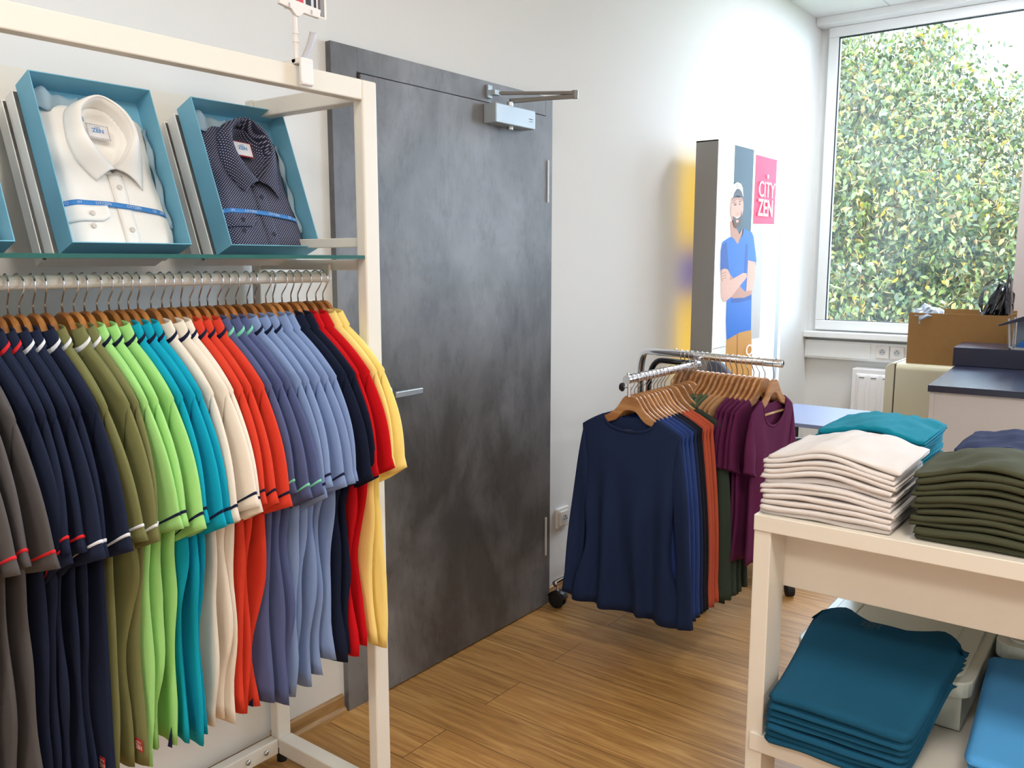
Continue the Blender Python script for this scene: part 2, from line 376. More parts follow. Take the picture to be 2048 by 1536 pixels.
for a, bb, w in (((2.52, Yd - .058, 1.984), tuple(el + Vector((0, 0, -.006))), .009), (tuple(el + Vector((0, 0, .006))), (2.46, Yd - .042, 2.004), .007)):
    a = Vector(a); bb = Vector(bb); c2.tube([a, a.lerp(bb, .5), bb], [w, w * .85, w], 8)
c2.disc(el + Vector((0, 0, -.014)), (0, 0, 1), .012, .028, 12); c2.build('closer_arm', mat('arm_steel', (132, 132, 132), .4, .3), co)
c2 = MB(); c2.box(2.428, 2.452, Yd - .032, Yd - .022, 1.985, 2.030); c2.box(2.440, 2.475, Yd - .052, Yd - .030, 1.996, 2.014); c2.build('arm_bracket', SILVER, co, bevel=.002)

# wall socket
so = thing('wall_socket', 'white square single wall socket beside the grey door', 'socket', (2.95, WY, .34))
MB().box(-.043, .043, -.014, 0, -.043, .043).build('socket_frame', PLASTIC, so, bevel=.004)
MB().box(-.030, .030, -.022, -.012, -.030, .030).build('socket_face', PLASTIC, so, bevel=.002)
MB().disc((0, -.0225, -.004), (0, -1, 0), .020, .0008).build('socket_well', mat('socket_grey', (200, 200, 200), .5), so)
q = MB(); [q.disc((dx, -.0235, -.004 + dz), (0, -1, 0), .003, .001, 8) for dx, dz in ((-.009, 0), (.009, 0), (0, .011))]; q.build('socket_holes', BLACKP, so)

# ------------------------------------------------------------------ white rack on the left
RF, RX, RZ = 1.497, 1.447, 1.827; PW, PD = .045, .032; RB = 1.935; RX0 = .02
rk = thing('clothes_rack', 'large white metal clothes rack with glass top shelf against left wall', 'clothes rack', (.73, 1.7, 0))
def rpart(name, mb, m=WHITE_METAL, **kw): return rel(rk, mb).build(name, m, rk, **kw)
for x0 in (RX - PW, RX0):
    for y0, nm in ((RF, 'post'), (RB - PD, 'post')):
        b = MB(); b.box(x0, x0 + PW, y0, y0 + PD, .05 if nm else 0, RZ); rpart('post', b, bevel=.004)
    b = MB(); b.box(x0 + .004, x0 + PW - .004, RF + PD, RB - PD, RZ - .045, RZ - .003); rpart('top_side_bar', b, bevel=.003)
    b = MB(); b.box(x0, x0 + PW, RF + PD, RB - PD, .035, .08); rpart('base_side_bar', b, bevel=.003)
    b = MB(); b.box(x0 + .008, x0 + PW - .012, RF + PD, RB - PD, 1.398, 1.423); rpart('shelf_support', b, bevel=.002)
    b = MB(); b.box(x0 + .008, x0 + PW - .012, RF + PD, RB - PD, 1.452, 1.474); rpart('shelf_support', b, bevel=.002)
b = MB(); b.box(RX0 + PW, RX - PW, RF, RF + PD, RZ - .045, RZ); rpart('top_front_bar', b, bevel=.003)
b = MB(); b.box(RX0 + PW, RX - PW, RB - PD, RB, .035, .08); rpart('base_back_bar', b, bevel=.003)
b = MB(); b.box(RX0 + PW * .5, RX - PW * .6, 1.966, 1.972, .06, RZ - .005); rpart('back_panel', b, mat('back_board', (230, 226, 218), .5))
b = MB()
for xx in (1.30, 1.36):
    b = MB(); b.tube([(xx, RB - PD, .058), (xx, RB - PD - .004, .058), (xx, RB - PD - .006, .058)], [.008, .007, .003], 12); rpart('bolt', b, STEEL, smooth=True)
for x0 in (RX - PW / 2, RX0 + PW / 2):
    for yy in (RF + PD / 2, RB - PD / 2):
        b = MB(); b.disc((x0, yy, 0), (0, 0, 1), .014, .05, 14); rpart('foot', b, RUBBER)
gl = MB(); gl.box(RX0 + PW + .002, RX - PW - .001, RF + .006, RB - PD - .004, 1.425, 1.433); go = rel(rk, gl).build('glass_shelf', SHELFGLASS, rk)
ge = MB(); ge.box(RX0 + PW + .002, RX - PW - .001, RF + .003, RF + .006, 1.425, 1.433); rel(rk, ge).build('glass_edge', GLASSEDGE, go)
RAILZ, RAILY, RR = 1.382, 1.62, .0125
b = MB(); b.tube([(RX0 + PW + .012, RAILY, RAILZ), (RX - PW - .012, RAILY, RAILZ)], RR, 16); rpart('hanging_rail', b, smooth=False)
for xx, sg in ((RX - PW - .014, -1), (RX0 + PW + .014, 1)):
    b = MB(); b.box(xx - .004, xx + .004, RAILY - .012, RAILY + .012, RAILZ, 1.412); b.disc((xx - .004, RAILY, RAILZ), (1, 0, 0), .0135, .008, 14); rpart('rail_bracket', b, bevel=.001)
b = MB()
b.box(1.03, 1.0336, RB - PD - .001, RB, .17, .2); 
# logo-like double stroke on the back right post
b = MB(); b.box(RX - PW + .012, RX - PW + .015, RB - PD - .0008, RB - PD, .235, .275); b.box(RX - PW + .022, RX - PW + .025, RB - PD - .0008, RB - PD, .240, .285); rpart('post_slots', b, BLACKP)

# ------------------------------------------------------------------ hangers
def hook_pts(R=.0165, zw=-.055):
    # over a rail at origin; stem below
    p = [Vector((0, 0, zw)), Vector((0, .001, zw + .014)), Vector((0, -.001, zw + .020)), Vector((0, -.010, zw + .032)), Vector((0, -.0165, zw + .042))]
    p += arcpts((0, 0, -.001), R, radians(185), radians(-25), 12, 'yz')
    return [Vector((v[0], v[1], v[2])) for v in p]
def hanger_outline(half, neck, zn, ztip, sh, zt=-.055):
    """closed outline (y,z) of a shaped wooden hanger whose arms follow the shoulder line (zn at the neck to ztip at sh)"""
    def line(y):
        t = (y - neck) / (sh - neck); return zn - .0075 + (ztip - zn) * (.80 * max(t, -.3) + .20 * max(t, 0) ** 2.5)
    top = []; bot = []; n = 22
    for i in range(n + 1):
        y = i / n * half; zl = line(y)
        k = sstep(.018, neck * .95, y)
        zc_ = zt - .010 * (y / .03) ** 2 if y < .03 else zt - .010 - .9 * (y - .03)
        z = zc_ * (1 - k) + zl * k
        th = .052 - .024 * sstep(.01, neck, y) - .010 * sstep(.7 * half, half, y)
        top.append((y, z)); bot.append((y, z - th))
    o = [(-y, z) for y, z in reversed(top)] + top[1:]
    o += [(y, z) for y, z in reversed(bot)] + [(-y, z) for y, z in bot[1:]]
    return o
def hanger_meshes(half, neck, zn, ztip, sh, thick):
    o = hanger_outline(half, neck, zn, ztip, sh); b = MB(); n = len(o) // 2
    # strip prism so the faces stay quads: top i <-> bottom
    top = o[:45]; bot = list(reversed(o[45:]))
    vs = []
    c = .0035
    for (y, z), (yb, zb) in zip(top, bot):
        w = thick / 2 * (1 - .35 * sstep(.55, 1, abs(y) / half))
        bend = -.0 * (abs(y) / half) ** 2
        vs += [(-w + c + bend, y, z), (w - c + bend, y, z), (w + bend, y, z - c), (w + bend, yb, zb + c), (w - c + bend, yb, zb), (-w + c + bend, yb, zb), (-w + bend, yb, zb + c), (-w + bend, y, z - c)]
    m = len(top); fs = []
    for i in range(m - 1):
        for k in range(8): fs.append((i * 8 + k, i * 8 + (k + 1) % 8, (i + 1) * 8 + (k + 1) % 8, (i + 1) * 8 + k))
    fs += [tuple(range(7, -1, -1)), tuple((m - 1) * 8 + k for k in range(8))]
    b.add(vs, fs)
    return mesh(b.v, b.f)
HK_ME = MB().tube(hook_pts(), .0016, 6); HK_ME = mesh(HK_ME.v, HK_ME.f)
tipb = MB().lathe([(.0005, -.003), (.0028, 0), (.0005, .003)], (0, hook_pts()[-1][1], hook_pts()[-1][2]), 8); TIP_ME = mesh(tipb.v, tipb.f)
WOOD_A = hanger_meshes(.168, .070, -.108, -.207, .205, .0120)
WOOD_B = hanger_meshes(.155, .098, -.124, -.172, .190, .0110)
XB = MB().tube([(0, -.150, -.178), (0, .150, -.178)], .0050, 10); XBAR = mesh(XB.v, XB.f)
for me in (HK_ME, TIP_ME, XBAR):
    for p in me.polygons: p.use_smooth = True
HK_ME.materials.append(HOOK); TIP_ME.materials.append(BLACKP)
WOOD_A.materials.append(HWOOD); WOOD_B.materials.append(HWOOD_PALE); XBAR.materials.append(HWOOD_PALE)
def put_hanger(loc, rz, label, group, kind='A', flip=1, twist=0.):
    t = thing('wooden_hanger', label, 'hanger', loc, rz, group)
    def ch(name, me):
        o = D.objects.new(name, me); C.objects.link(o); o.parent = t; return o
    h = ch('hook', HK_ME); h.rotation_euler = (0, 0, twist); 
    tp = D.objects.new('hook_tip', TIP_ME); C.objects.link(tp); tp.parent = h
    if flip < 0: h.scale = (1, -1, 1)
    ch('wood_body', WOOD_A if kind == 'A' else WOOD_B)
    if kind == 'B': ch('trouser_bar', XBAR)
    return t

# ------------------------------------------------------------------ shirts
class Shirt:
    """garment hanging in the local y-z plane, origin on the rail; -x is the side seen"""
    def __init__(s, **k):
        s.sh = .205; s.neck = .075; s.zn = -.105; s.ztip = -.207; s.zarm = -.40; s.zhem = -.90
        s.hwc = .19; s.hww = .175; s.hwh = .175; s.th = .011; s.foldA = .004; s.kf = 42.; s.ph = 0.; s.scoopf = .045; s.scoopb = .005
        s.seed = 0.; s.tilt = 0.; s.asymn = 0.
        s.__dict__.update(k)
    def topz(s, y):
        a = abs(y); t = max(0, (a - s.neck) / (s.sh - s.neck)); t = min(t, 1)
        return s.zn - (s.zn - s.ztip) * (.80 * t + .20 * t ** 2.5)
    def hw(s, z, side=1):
        if z > s.ztip: return s.sh
        if z > s.zarm:
            t = (s.ztip - z) / (s.ztip - s.zarm); return s.sh + (s.hwc - s.sh) * sstep(0, .8, t)
        t = (s.zarm - z) / (s.zarm - s.zhem)
        w = s.hwc + (s.hww - s.hwc) * sstep(0, .55, t) + (s.hwh - s.hww) * sstep(.4, 1, t)
        return w + s.asymn * noise.noise(Vector((s.seed * 3.1 + side * 7, t * 2.6, 0))) * sstep(0, .3, t)
    def fold(s, y, z):
        t = sstep(s.ztip - .05, s.zhem + .2, z)
        g = noise.noise(Vector((y * 9 + s.seed * .6, z * 1.6, s.ph * .35)))
        v = s.foldA * t * sin(y * s.kf + s.ph + 2.2 * g + s.seed * .25)
        v += s.foldA * .8 * t * g
        return v
    def surf(s, sgn, u, v, extra=0.):
        # u -1..1, v 0..1
        y0 = u * s.sh; zt = s.topz(y0)
        if abs(y0) < s.neck:
            q = sqrt(max(0, 1 - (y0 / s.neck) ** 2)); zt -= (s.scoopf if sgn < 0 else s.scoopb) * q ** .8
        z = zt + (s.zhem - zt) * v
        hw = s.hw(z, 1 if u > 0 else -1); y = u * hw
        edge = max(0, 1 - abs(u) ** 5) ** .5
        dz = zt - z
        th = (.0082 + (s.th - .0082) * sstep(0, .12, dz)) * edge * (min(1, max(0, dz) / .009) ** .5 if abs(y0) > s.neck else 1)
        x = sgn * (th + extra) + s.fold(y, z) + s.tilt * (z - s.zn)
        if sgn < 0 and abs(y0) > s.neck: x += 0
        z += .006 * noise.noise(Vector((u * 2, s.seed, sgn))) * v ** 6
        return (x, y, z)
    def body(s, nu=34, nv=36):
        b = MB()
        for sg in (-1, 1):
            b.grid(lambda a, v: s.surf(sg, a * 2 - 1, v ** 1.7), nu, nv)
        return b
    def sleeve_pt(s, side, a, t, e=0., L1=None):
        """a: 0..1 round the loop, t: 0..1 down the sleeve"""
        o = s.sl
        up0 = Vector((0, side * (s.sh - .006), s.ztip + .004)); lo0 = Vector((0, side * (s.sh - .035), s.zarm + .005))
        up1 = Vector((o['dx'], side * o['yu'], o['zu'])); lo1 = Vector((o['dx'] * .7, side * o['yl'], o['zl']))
        bow = o.get('bow', .018)
        U = up0.lerp(up1, t) + Vector((0, side * bow * sin(pi * min(1, t * 1.1)), 0)); Lw = lo0.lerp(lo1, t) + Vector((0, side * bow * .4 * sin(pi * t), 0))
        an = 2 * pi * a; c = (1 - cos(an)) / 2; si = sin(an)
        P = U.lerp(Lw, c)
        thk = (o['th0'] + (o['th1'] - o['th0']) * t) * sstep(-.12, .1, t) + e
        x = thk * si + s.fold(P.y * .6, P.z) + s.tilt * (P.z - s.zn)
        x += o['w'] * t * sin(c * 7 + s.seed * 5 + t * 1.5)
        d = (U - Lw).normalized() * e
        P = P + (d if c < .5 else -d) * (abs(1 - 2 * c))
        return (x + P.x, P.y, P.z)
    def sleeve(s, side, nt=18, na=20, t0=0., t1=1., e=0.):
        b = MB(); vs = []
        for j in range(nt + 1):
            t = t0 + (t1 - t0) * j / nt
            for i in range(na): vs.append(s.sleeve_pt(side, i / na, t, e + (.0012 if t > .905 and e == 0 else 0)))
        fs = [(j * na + i, j * na + (i + 1) % na, (j + 1) * na + (i + 1) % na, (j + 1) * na + i) for j in range(nt) for i in range(na)]
        return b.add(vs, fs)

def collar_mb(s, band=None):
    """fold-over collar: loop round the neck; band=(q0,q1) gives only a strip of the flap"""
    b = MB(); n = 28; ry, rx = s.neck - .012, .0095
    prof = [(-.004, -.034), (-.002, -.014), (0, -.003), (.0018, .001), (.005, 0), (.010, -.008), (.017, -.019), (.025, -.030)]
    if band:
        q0, q1 = band
        def P(q): # along flap
            return (.005 + .020 * q + .0010, -.030 * q + .0014)
        prof = [P(q0), P((q0 + q1) / 2), P(q1)]
    vs = []
    for i in range(n + 1):
        a = radians(-138) + radians(276) * i / n   # open towards the front placket
        ca, sa = cos(a), sin(a)
        lift = .010 * (1 + cos(a)) / 2
        for (d, dz) in prof:
            fr = sstep(radians(70), radians(138), abs(a))
            vs.append((ca * (rx + d * .30) - .002 * fr, sa * (ry + d * (1.1 - .2 * fr)), s.zn + .020 + lift + dz * (1 + .75 * fr) - .004 * fr))
    m = len(prof)
    fs = [(i * m + k, i * m + k + 1, (i + 1) * m + k + 1, (i + 1) * m + k) for i in range(n) for k in range(m - 1)]
    return b.add(vs, fs)

COL = {'grey': (84, 81, 82), 'navy': (27, 35, 58), 'olive': (116, 118, 76), 'green': (158, 214, 130), 'teal': (12, 158, 186),
       'cream': (232, 222, 208), 'coral': (214, 66, 46), 'slate': (84, 94, 136), 'light blue': (128, 150, 192), 'dark navy': (20, 28, 50),
       'red': (196, 14, 26), 'yellow': (250, 224, 138)}
TRIM = {'red': (214, 44, 52), 'white': (228, 232, 240), 'navy': (26, 32, 60), 'mint': (128, 214, 182)}
hk_u = [4, 30, 50, 80, 104, 138, 164, 180, 208, 232, 252, 274, 286, 316, 340, 354, 376, 394, 414, 428, 450, 466, 486, 510, 522, 546, 560, 578, 596, 610, 628, 646, 660]
XS = [.468, .496, .523, .550, .577, .604, .627][1:] + [px(u, 568 - u * .021, 1, 1.60)[0] - .006 for u in hk_u]
# even out spacing a little so that the cloth does not cross
for _ in range(60):
    for i in range(1, len(XS)):
        d = XS[i] - XS[i - 1]
        if d < .0195: XS[i - 1] -= (.0195 - d) / 2; XS[i] += (.0195 - d) / 2
XS[-1] = min(XS[-1], 1.376)
seq = [('grey', 'red')] * 4 + [('navy', 'red')] * 3 + [('navy', 'white')] * 3 + [('olive', 'white')] * 3 + [('green', 'navy')] * 3 + [('teal', 'navy')] * 3 + \
      [('cream', 'navy')] * 3 + [('coral', 'navy')] * 3 + [('slate', 'mint')] * 3 + [('light blue', 'navy')] * 3 + [('light blue', None)] * 2 + [('dark navy', None)] * 2 + [('red', None)] * 2 + [('yellow', None)] * 2
assert len(seq) == len(XS), (len(seq), len(XS))
nice = {'grey': 'charcoal grey', 'navy': 'navy', 'olive': 'olive green', 'green': 'light green', 'teal': 'turquoise', 'cream': 'cream', 'coral': 'coral red',
        'slate': 'slate blue', 'light blue': 'light blue', 'dark navy': 'dark navy', 'red': 'bright red', 'yellow': 'pale yellow'}
from collections import Counter
tot = Counter(seq); seen = Counter()
pos4 = {2: ['left', 'right'], 3: ['left', 'middle', 'right'], 4: ['leftmost', 'second from left', 'third from left', 'rightmost']}
rnd = random.Random(11)
for i, ((c, tr_), X) in enumerate(zip(seq, XS)):
    k = seen[(c, tr_)]; seen[(c, tr_)] += 1; n = tot[(c, tr_)]
    where = pos4[n][k]; desc = '%s polo shirt' % nice[c] + (' with %s trim' % tr_ if tr_ else ' without trim')
    cnt = {2: 'two', 3: 'three', 4: 'four'}[n]
    lab = '%s, %s of the %s on white rack' % (desc, where, cnt)
    jz = rnd.uniform(-.03, .03)
    put_hanger((X, RAILY, RAILZ), jz, 'wooden hanger holding the %s %s' % (where, desc), 'wooden hangers on the white rail', 'A', twist=rnd.uniform(-.25, .25))
    t = thing('polo_shirt', lab, 'polo shirt', (X, RAILY, RAILZ), jz, 'polo shirts on the white rack')
    m = cloth(c, COL[c]); mt = cloth('trim_' + tr_, TRIM[tr_]) if tr_ else None
    women = i >= 32
    zh = -.905 + rnd.uniform(-.018, .012) if not women else -.872 + rnd.uniform(-.01, .01)
    s = Shirt(seed=i * .37, ph=i * .23, zhem=zh, hww=rnd.uniform(.155, .18), hwh=rnd.uniform(.135, .17), asymn=.034, th=.0092, foldA=.0055, kf=40, zn=-.105)
    if women: s.hwh = rnd.uniform(.16, .18); s.hww = .165
    if c == 'yellow': s.hwh = .20; s.hww = .175
    if c == 'yellow' and k == 1: s.foldA = .003
    if (c, k) in (('olive', 2), ('navy', 2)) and tr_ == 'white': s.hwh = .168; s.asymn = .006
    s.sl = dict(dx=rnd.uniform(.0, .022), yu=rnd.uniform(.245, .265), zu=rnd.uniform(-.452, -.425), yl=rnd.uniform(.125, .175), zl=0, th0=.008, th1=rnd.uniform(.008, .013), w=.003, bow=.018)
    s.sl['zl'] = s.sl['zu'] - rnd.uniform(.03, .05)
    if women and c != 'light blue': s.sl['zu'] += .004
    s.body().build('body', m, t, smooth=True, solid=.0012)
    for sd in (-1, 1):
        so_ = s.sleeve(sd).build('sleeve', m, t, smooth=True, solid=.0012)
        if mt and sd < 0: s.sleeve(sd, nt=1, t0=.872, t1=.896, e=.0018).build('sleeve_stripe', mt, so_, smooth=True, solid=.0008)
    co_ = collar_mb(s).build('collar', m, t, smooth=True, solid=.0014)
    if mt:
        collar_mb(s, (.62, .80)).build('collar_stripe', mt, co_, smooth=True, solid=.0006)
    if i in (15, 18, 24, 27, 29):
        # side vent tape at the near bottom edge
        v = MB(); y0 = -s.hw(zh + .03, -1) ; v.add([(-.004 + s.fold(y0, zh), y0 + .012, zh + .040), (-.011 + s.fold(y0, zh), y0 + .018, zh - .001), (-.009 + s.fold(y0, zh), y0 + .006, zh - .001)], [(0, 1, 2)])
        v.build('vent_tape', cloth('trim_navy', TRIM['navy']), t, solid=.001)
    if (c, k) in (('olive', 2), ('navy', 2)) and tr_ == 'white':
        yy = -.154 if c == 'olive' else -.148
        M = frame((s.surf(-1, yy / s.hwh, .955)[0] - .003, yy, zh + .045), (0, -1, 0), (0, 0, 1))
        g = MB(); g.box(-.012, .012, -.012, .012, -.0004, .0004, M); go_ = g.build('brand_tag', mat('tag_red', (196, 44, 44), .7), t); go_['label'] = 'small red woven tag with CITY ZEN'
        add_text('tag_text', 'CITY', .009, M @ Matrix.Translation((0, .004, .0006)), mat('tag_white', (230, 200, 195), .7), go_)
        add_text('tag_text', 'ZEN', .011, M @ Matrix.Translation((0, -.005, .0006)), mat('tag_white', (230, 200, 195), .7), go_, bold=.0004)

# ------------------------------------------------------------------ boxed shirts on the glass shelf
def tray(w, h, d, t=.002):
    b = MB()
    b.box(0, w, 0, t, 0, h)                       # back (y=0..t), opening towards -y
    b.box(0, t, -d, 0, 0, h); b.box(w - t, w, -d, 0, 0, h); b.box(t, w - t, -d, 0, 0, t); b.box(t, w - t, -d, 0, h - t, h)
    return b
ZS = 1.4335
def box_frame(x0, y0, tilt, yaw=0.): return Matrix.Translation((x0, y0, ZS)) @ Matrix.Rotation(yaw, 4, 'Z') @ Matrix.Rotation(-tilt, 4, 'X')
def xf(mb, M): mb.v = [tuple(M @ Vector(v)) for v in mb.v]; return mb
dotm, nt_, p_ = node_mat('navy_dotted_cloth')
tc_ = N(nt_, 'ShaderNodeTexCoord'); vo = N(nt_, 'ShaderNodeTexVoronoi'); vo.inputs['Scale'].default_value = 210; vo.inputs['Randomness'].default_value = 0.
mp_ = N(nt_, 'ShaderNodeMapping'); mp_.inputs['Rotation'].default_value = (0, radians(45), 0); L(nt_, tc_.outputs['Object'], mp_.inputs['Vector']); L(nt_, mp_.outputs[0], vo.inputs['Vector'])
rp = N(nt_, 'ShaderNodeValToRGB'); rp.color_ramp.elements[0].position = .20; rp.color_ramp.elements[1].position = .27
rp.color_ramp.elements[0].color = lin((176, 178, 200)) + (1,); rp.color_ramp.elements[1].color = lin((38, 42, 66)) + (1,)
vo.voronoi_dimensions = '2D'
sx_ = N(nt_, 'ShaderNodeSeparateXYZ'); cx_ = N(nt_, 'ShaderNodeCombineXYZ'); L(nt_, mp_.outputs[0], sx_.inputs[0]); L(nt_, sx_.outputs[0], cx_.inputs[0]); L(nt_, sx_.outputs[2], cx_.inputs[1]); L(nt_, cx_.outputs[0], vo.inputs['Vector'])
L(nt_, vo.outputs['Distance'], rp.inputs['Fac']); L(nt_, rp.outputs['Color'], p_.inputs['Base Color']); p_.inputs['Roughness'].default_value = .9
WSH = cloth('white_shirt', (246, 243, 238))
RIB = mat('ribbon_blue', (62, 134, 206), .45)
def catmull(P, n):
    out = []; m = len(P)
    for i in range(m - 1):
        p0 = Vector(P[max(i - 1, 0)]); p1 = Vector(P[i]); p2 = Vector(P[i + 1]); p3 = Vector(P[min(i + 2, m - 1)])
        for k in range(n):
            t = k / n; out.append(.5 * ((2 * p1) + (p2 - p0) * t + (2 * p0 - 5 * p1 + 4 * p2 - p3) * t * t + (3 * p1 - p0 - 3 * p2 + p3) * t ** 3))
    out.append(Vector(P[-1])); return out
def folded_dress_shirt(name, label, M, w, h, m, dark=False):
    """collar up, front seen; local x right, z up, -y outwards"""
    t = thing(name, label, 'shirt'); t.matrix_world = M @ Matrix.Translation((.012, -.004, .004))
    w -= .024; h -= .026
    Mx, Mz = .54 * w, .50 * h
    inn = [(.54, .50), (.41, .60), (.32, .73), (.34, .87), (.52, .955), (.70, .88), (.77, .74), (.67, .60), (.54, .50)]
    outn = [(.345, .415), (.225, .555), (.195, .73), (.255, .89), (.52, .985), (.79, .90), (.865, .74), (.835, .58), (.765, .375)]
    K = 6
    IN = catmull([(a * w, 0, c * h) for a, c in inn], K); OUT = catmull([(a * w, 0, c * h) for a, c in outn], K); NK = len(IN) - 1
    IN[NK // 1] = Vector((Mx + .002, 0, Mz))
    def hole(x, z):
        dx = abs(x - .545 * w) / (.205 * w)
        top = ((z - .76 * h) / (.185 * h))
        if top > 0: q = sqrt(dx * dx + top * top)
        else: q = dx / max(.02, 1 + top * (.185 / .26)) if z > Mz else 3
        return sstep(1.08, .80, q)
    def hump(a, v, cut=True):
        e = (sstep(0, .16, a) * sstep(1, .84, a)) ** .6
        y = -.008 - .026 * e * (1 - .30 * v)
        y -= .004 * noise.noise(Vector((a * 4, v * 5, 2.2))) * e
        if cut: y += (.018 * e) * hole(a * w, v * h)
        return y
    def body(a, v):
        z = h * .965 * v; s_ = (a - .5) * 2
        x = w * a - .006 * sstep(.5, 1, v) * s_ + .006 * sin(v * 9) * max(0, s_)
        z -= .022 * abs(s_) ** 2 * sstep(.8, 1, v)
        z += .012 * sstep(.12, 0, v) * max(0, s_) ** 6
        return (x, hump(a, v) * (1 if v < .95 else 1 - .6 * (v - .95) / .05), z)
    b = MB(); b.grid(body, 44, 56); b.grid(lambda a, v: (body(a, v)[0], -.002, body(a, v)[2]), 44, 56); b.build('body', m, t, smooth=True, solid=.001)
    cx = Mx
    def surf_y(x, z): return hump(max(0, min(1, x / w)), z / (h * .965), False)
    b = MB(); b.grid(lambda a, v: (cx - .016 + .032 * a, surf_y(cx, .47 * h * v) - .0022, .001 + .47 * h * v), 3, 24); b.build('placket', m, t, smooth=True, solid=.0014)
    def coll(i, q):
        p = IN[i]; o = OUT[i]; f = i / NK; bk_ = sin(pi * f)      # 0 at the front ends, 1 at the back of the neck
        P = p.lerp(o, q)
        if q > 0: P += Vector((0, 0, .004 * sin(pi * q) * (1 - bk_)))
        yi = surf_y(cx, Mz) - .012 - .018 * bk_
        yo = surf_y(o.x, min(o.z, h * .8)) - .004 + .006 * bk_
        y = yi + (yo - yi) * q ** 1.6 - .007 * sin(pi * q)
        return (P.x, y, P.z)
    b = MB(); nq = 8
    vs = [coll(i, q / nq) for i in range(NK + 1) for q in range(nq + 1)]
    b.add(vs, [(i * (nq + 1) + q, i * (nq + 1) + q + 1, (i + 1) * (nq + 1) + q + 1, (i + 1) * (nq + 1) + q) for i in range(NK) for q in range(nq)])
    b.build('collar', m, t, smooth=True, solid=.0018)
    b = MB(); vs = []
    for i in range(NK + 1):
        p = coll(i, 0); c0 = Vector((cx, 0, .74 * h))
        for q in range(4):
            f = q / 3; vs.append((p[0] + (c0.x - p[0]) * .10 * f, p[1] + (-.014 - p[1]) * f, p[2] + (c0.z - p[2]) * .10 * f))
    b.add(vs, [(i * 4 + q, i * 4 + q + 1, (i + 1) * 4 + q + 1, (i + 1) * 4 + q) for i in range(NK) for q in range(3)]); b.build('collar_stand', m, t, smooth=True, solid=.001)
    lm = mat('label_white', (228, 226, 228), .6)
    Ml = frame((cx - .008, -.0265, .765 * h), (1, 0, -.08), (.08, .10, 1))
    v = MB(); v.box(-.024, .024, -.018, .018, -.0004, .0004, Ml); lo = v.build('neck_label', lm, t); lo['label'] = 'neck label with printed ZEN'
    if not dark:
        v = MB()
        for i in range(13):
            for zz in (-.017, -.0145, .0165): v.box(-.024 + i * .0038 + (zz == -.0145) * .0019, -.0224 + i * .0038 + (zz == -.0145) * .0019, zz - .0007, zz + .0007, .0004, .0007, Ml)
        for i in range(8):
            for sg in (-1, 1): v.box(sg * .0225 - .0008, sg * .0225 + .0008, -.012 + i * .0036, -.0105 + i * .0036, .0004, .0007, Ml)
        v.build('label_pattern', mat('label_dots', (70, 62, 66), .6), lo)
    else:
        v = MB(); v.box(-.027, .027, -.021, .021, -.0012, -.0005, Ml); v.build('label_border', mat('label_red', (150, 36, 50), .6), lo)
    add_text('label_text', 'ZEN', .013, Ml @ Matrix.Translation((0, .002, .0008)), mat('label_blue', (96, 150, 200), .6), lo, bold=.0004)
    add_text('label_text', 'CITY', .006, Ml @ Matrix.Translation((0, .010, .0008)), mat('label_blue', (96, 150, 200), .6), lo)
    # cuff across the lower left
    cw, cz0, cz1 = .37 * w, .155 * h, .255 * h
    pl = [(.004, cz0), (cw * .80, cz0), (cw, cz0 + .012), (cw, cz1), (.004, cz1)]
    def cuff(a, v_):
        x = .003 + a * cw; z = cz0 + (cz1 - cz0) * v_
        z += .010 * max(0, a - .82) / .18 * (1 - v_)
        return (x, surf_y(x, z) - .0045 - .002 * sin(pi * v_), z)
    b = MB(); b.grid(cuff, 16, 6); b.build('cuff', m, t, smooth=True, solid=.003)
    bt = mat('button_pearl' if not dark else 'button_navy', (216, 206, 198) if not dark else (44, 46, 66), .25)
    for (bx, bz, off) in ((cx + .001, .385 * h, .004), (cx + .003, .10 * h, .004), (cw * .62, .20 * h, .0085), (cw * .60, .125 * h, .002)):
        y = surf_y(bx, bz) - off
        v = MB(); v.tube([(bx, y, bz), (bx, y - .0014, bz), (bx, y - .0022, bz)], [.0056, .0056, .0042], 14); v.tube([(bx, y - .0023, bz), (bx, y - .0015, bz)], .0018, 8); v.build('button', bt, t)
    def rib(a, v_):
        x = -.001 + (w + .002) * a; z = .272 * h + .003 * sin(a * 5) - .012 * a + (v_ - .5) * .0115; return (x, min(surf_y(x, z), surf_y(cx, z) * .9 if abs(x - cx) < .03 else 0) - .0052, z)
    b = MB(); b.grid(rib, 40, 1); ro = b.build('ribbon', RIB, t, smooth=True, solid=.0006)
    for q in (.06, .31, .58, .82):
        p0 = Vector(rib(q, .5)); p1 = Vector(rib(q + .09, .5)); Mt = frame((p0 + p1) / 2 + Vector((0, -.0012, 0)), p1 - p0, (0, 0, 1))
        add_text('ribbon_text', 'CITYZEN', .0078, Mt, mat('ribbon_white', (205, 224, 244), .5), ro)
    def tis(a, v_): return (-.004 + a * w * .42, -.014 - .012 * sin(a * 5) ** 2, h * .90 + .045 * v_ + .005 * sin(a * 17 + v_ * 3) - .02 * a)
    b = MB(); b.grid(tis, 18, 6); b.build('tissue_paper', TISSUE, t, smooth=True, solid=.001)
    def tis2(a, v_): return (w - .008 + .012 * v_, -.010 - .010 * sin(a * 9 + v_) ** 2, .05 + a * h * .7)
    b = MB(); b.grid(tis2, 18, 4); b.build('tissue_paper', TISSUE, t, smooth=True, solid=.001)
    return t
BW, BH, BD, TIL = .259, .366, .062, radians(21.2)
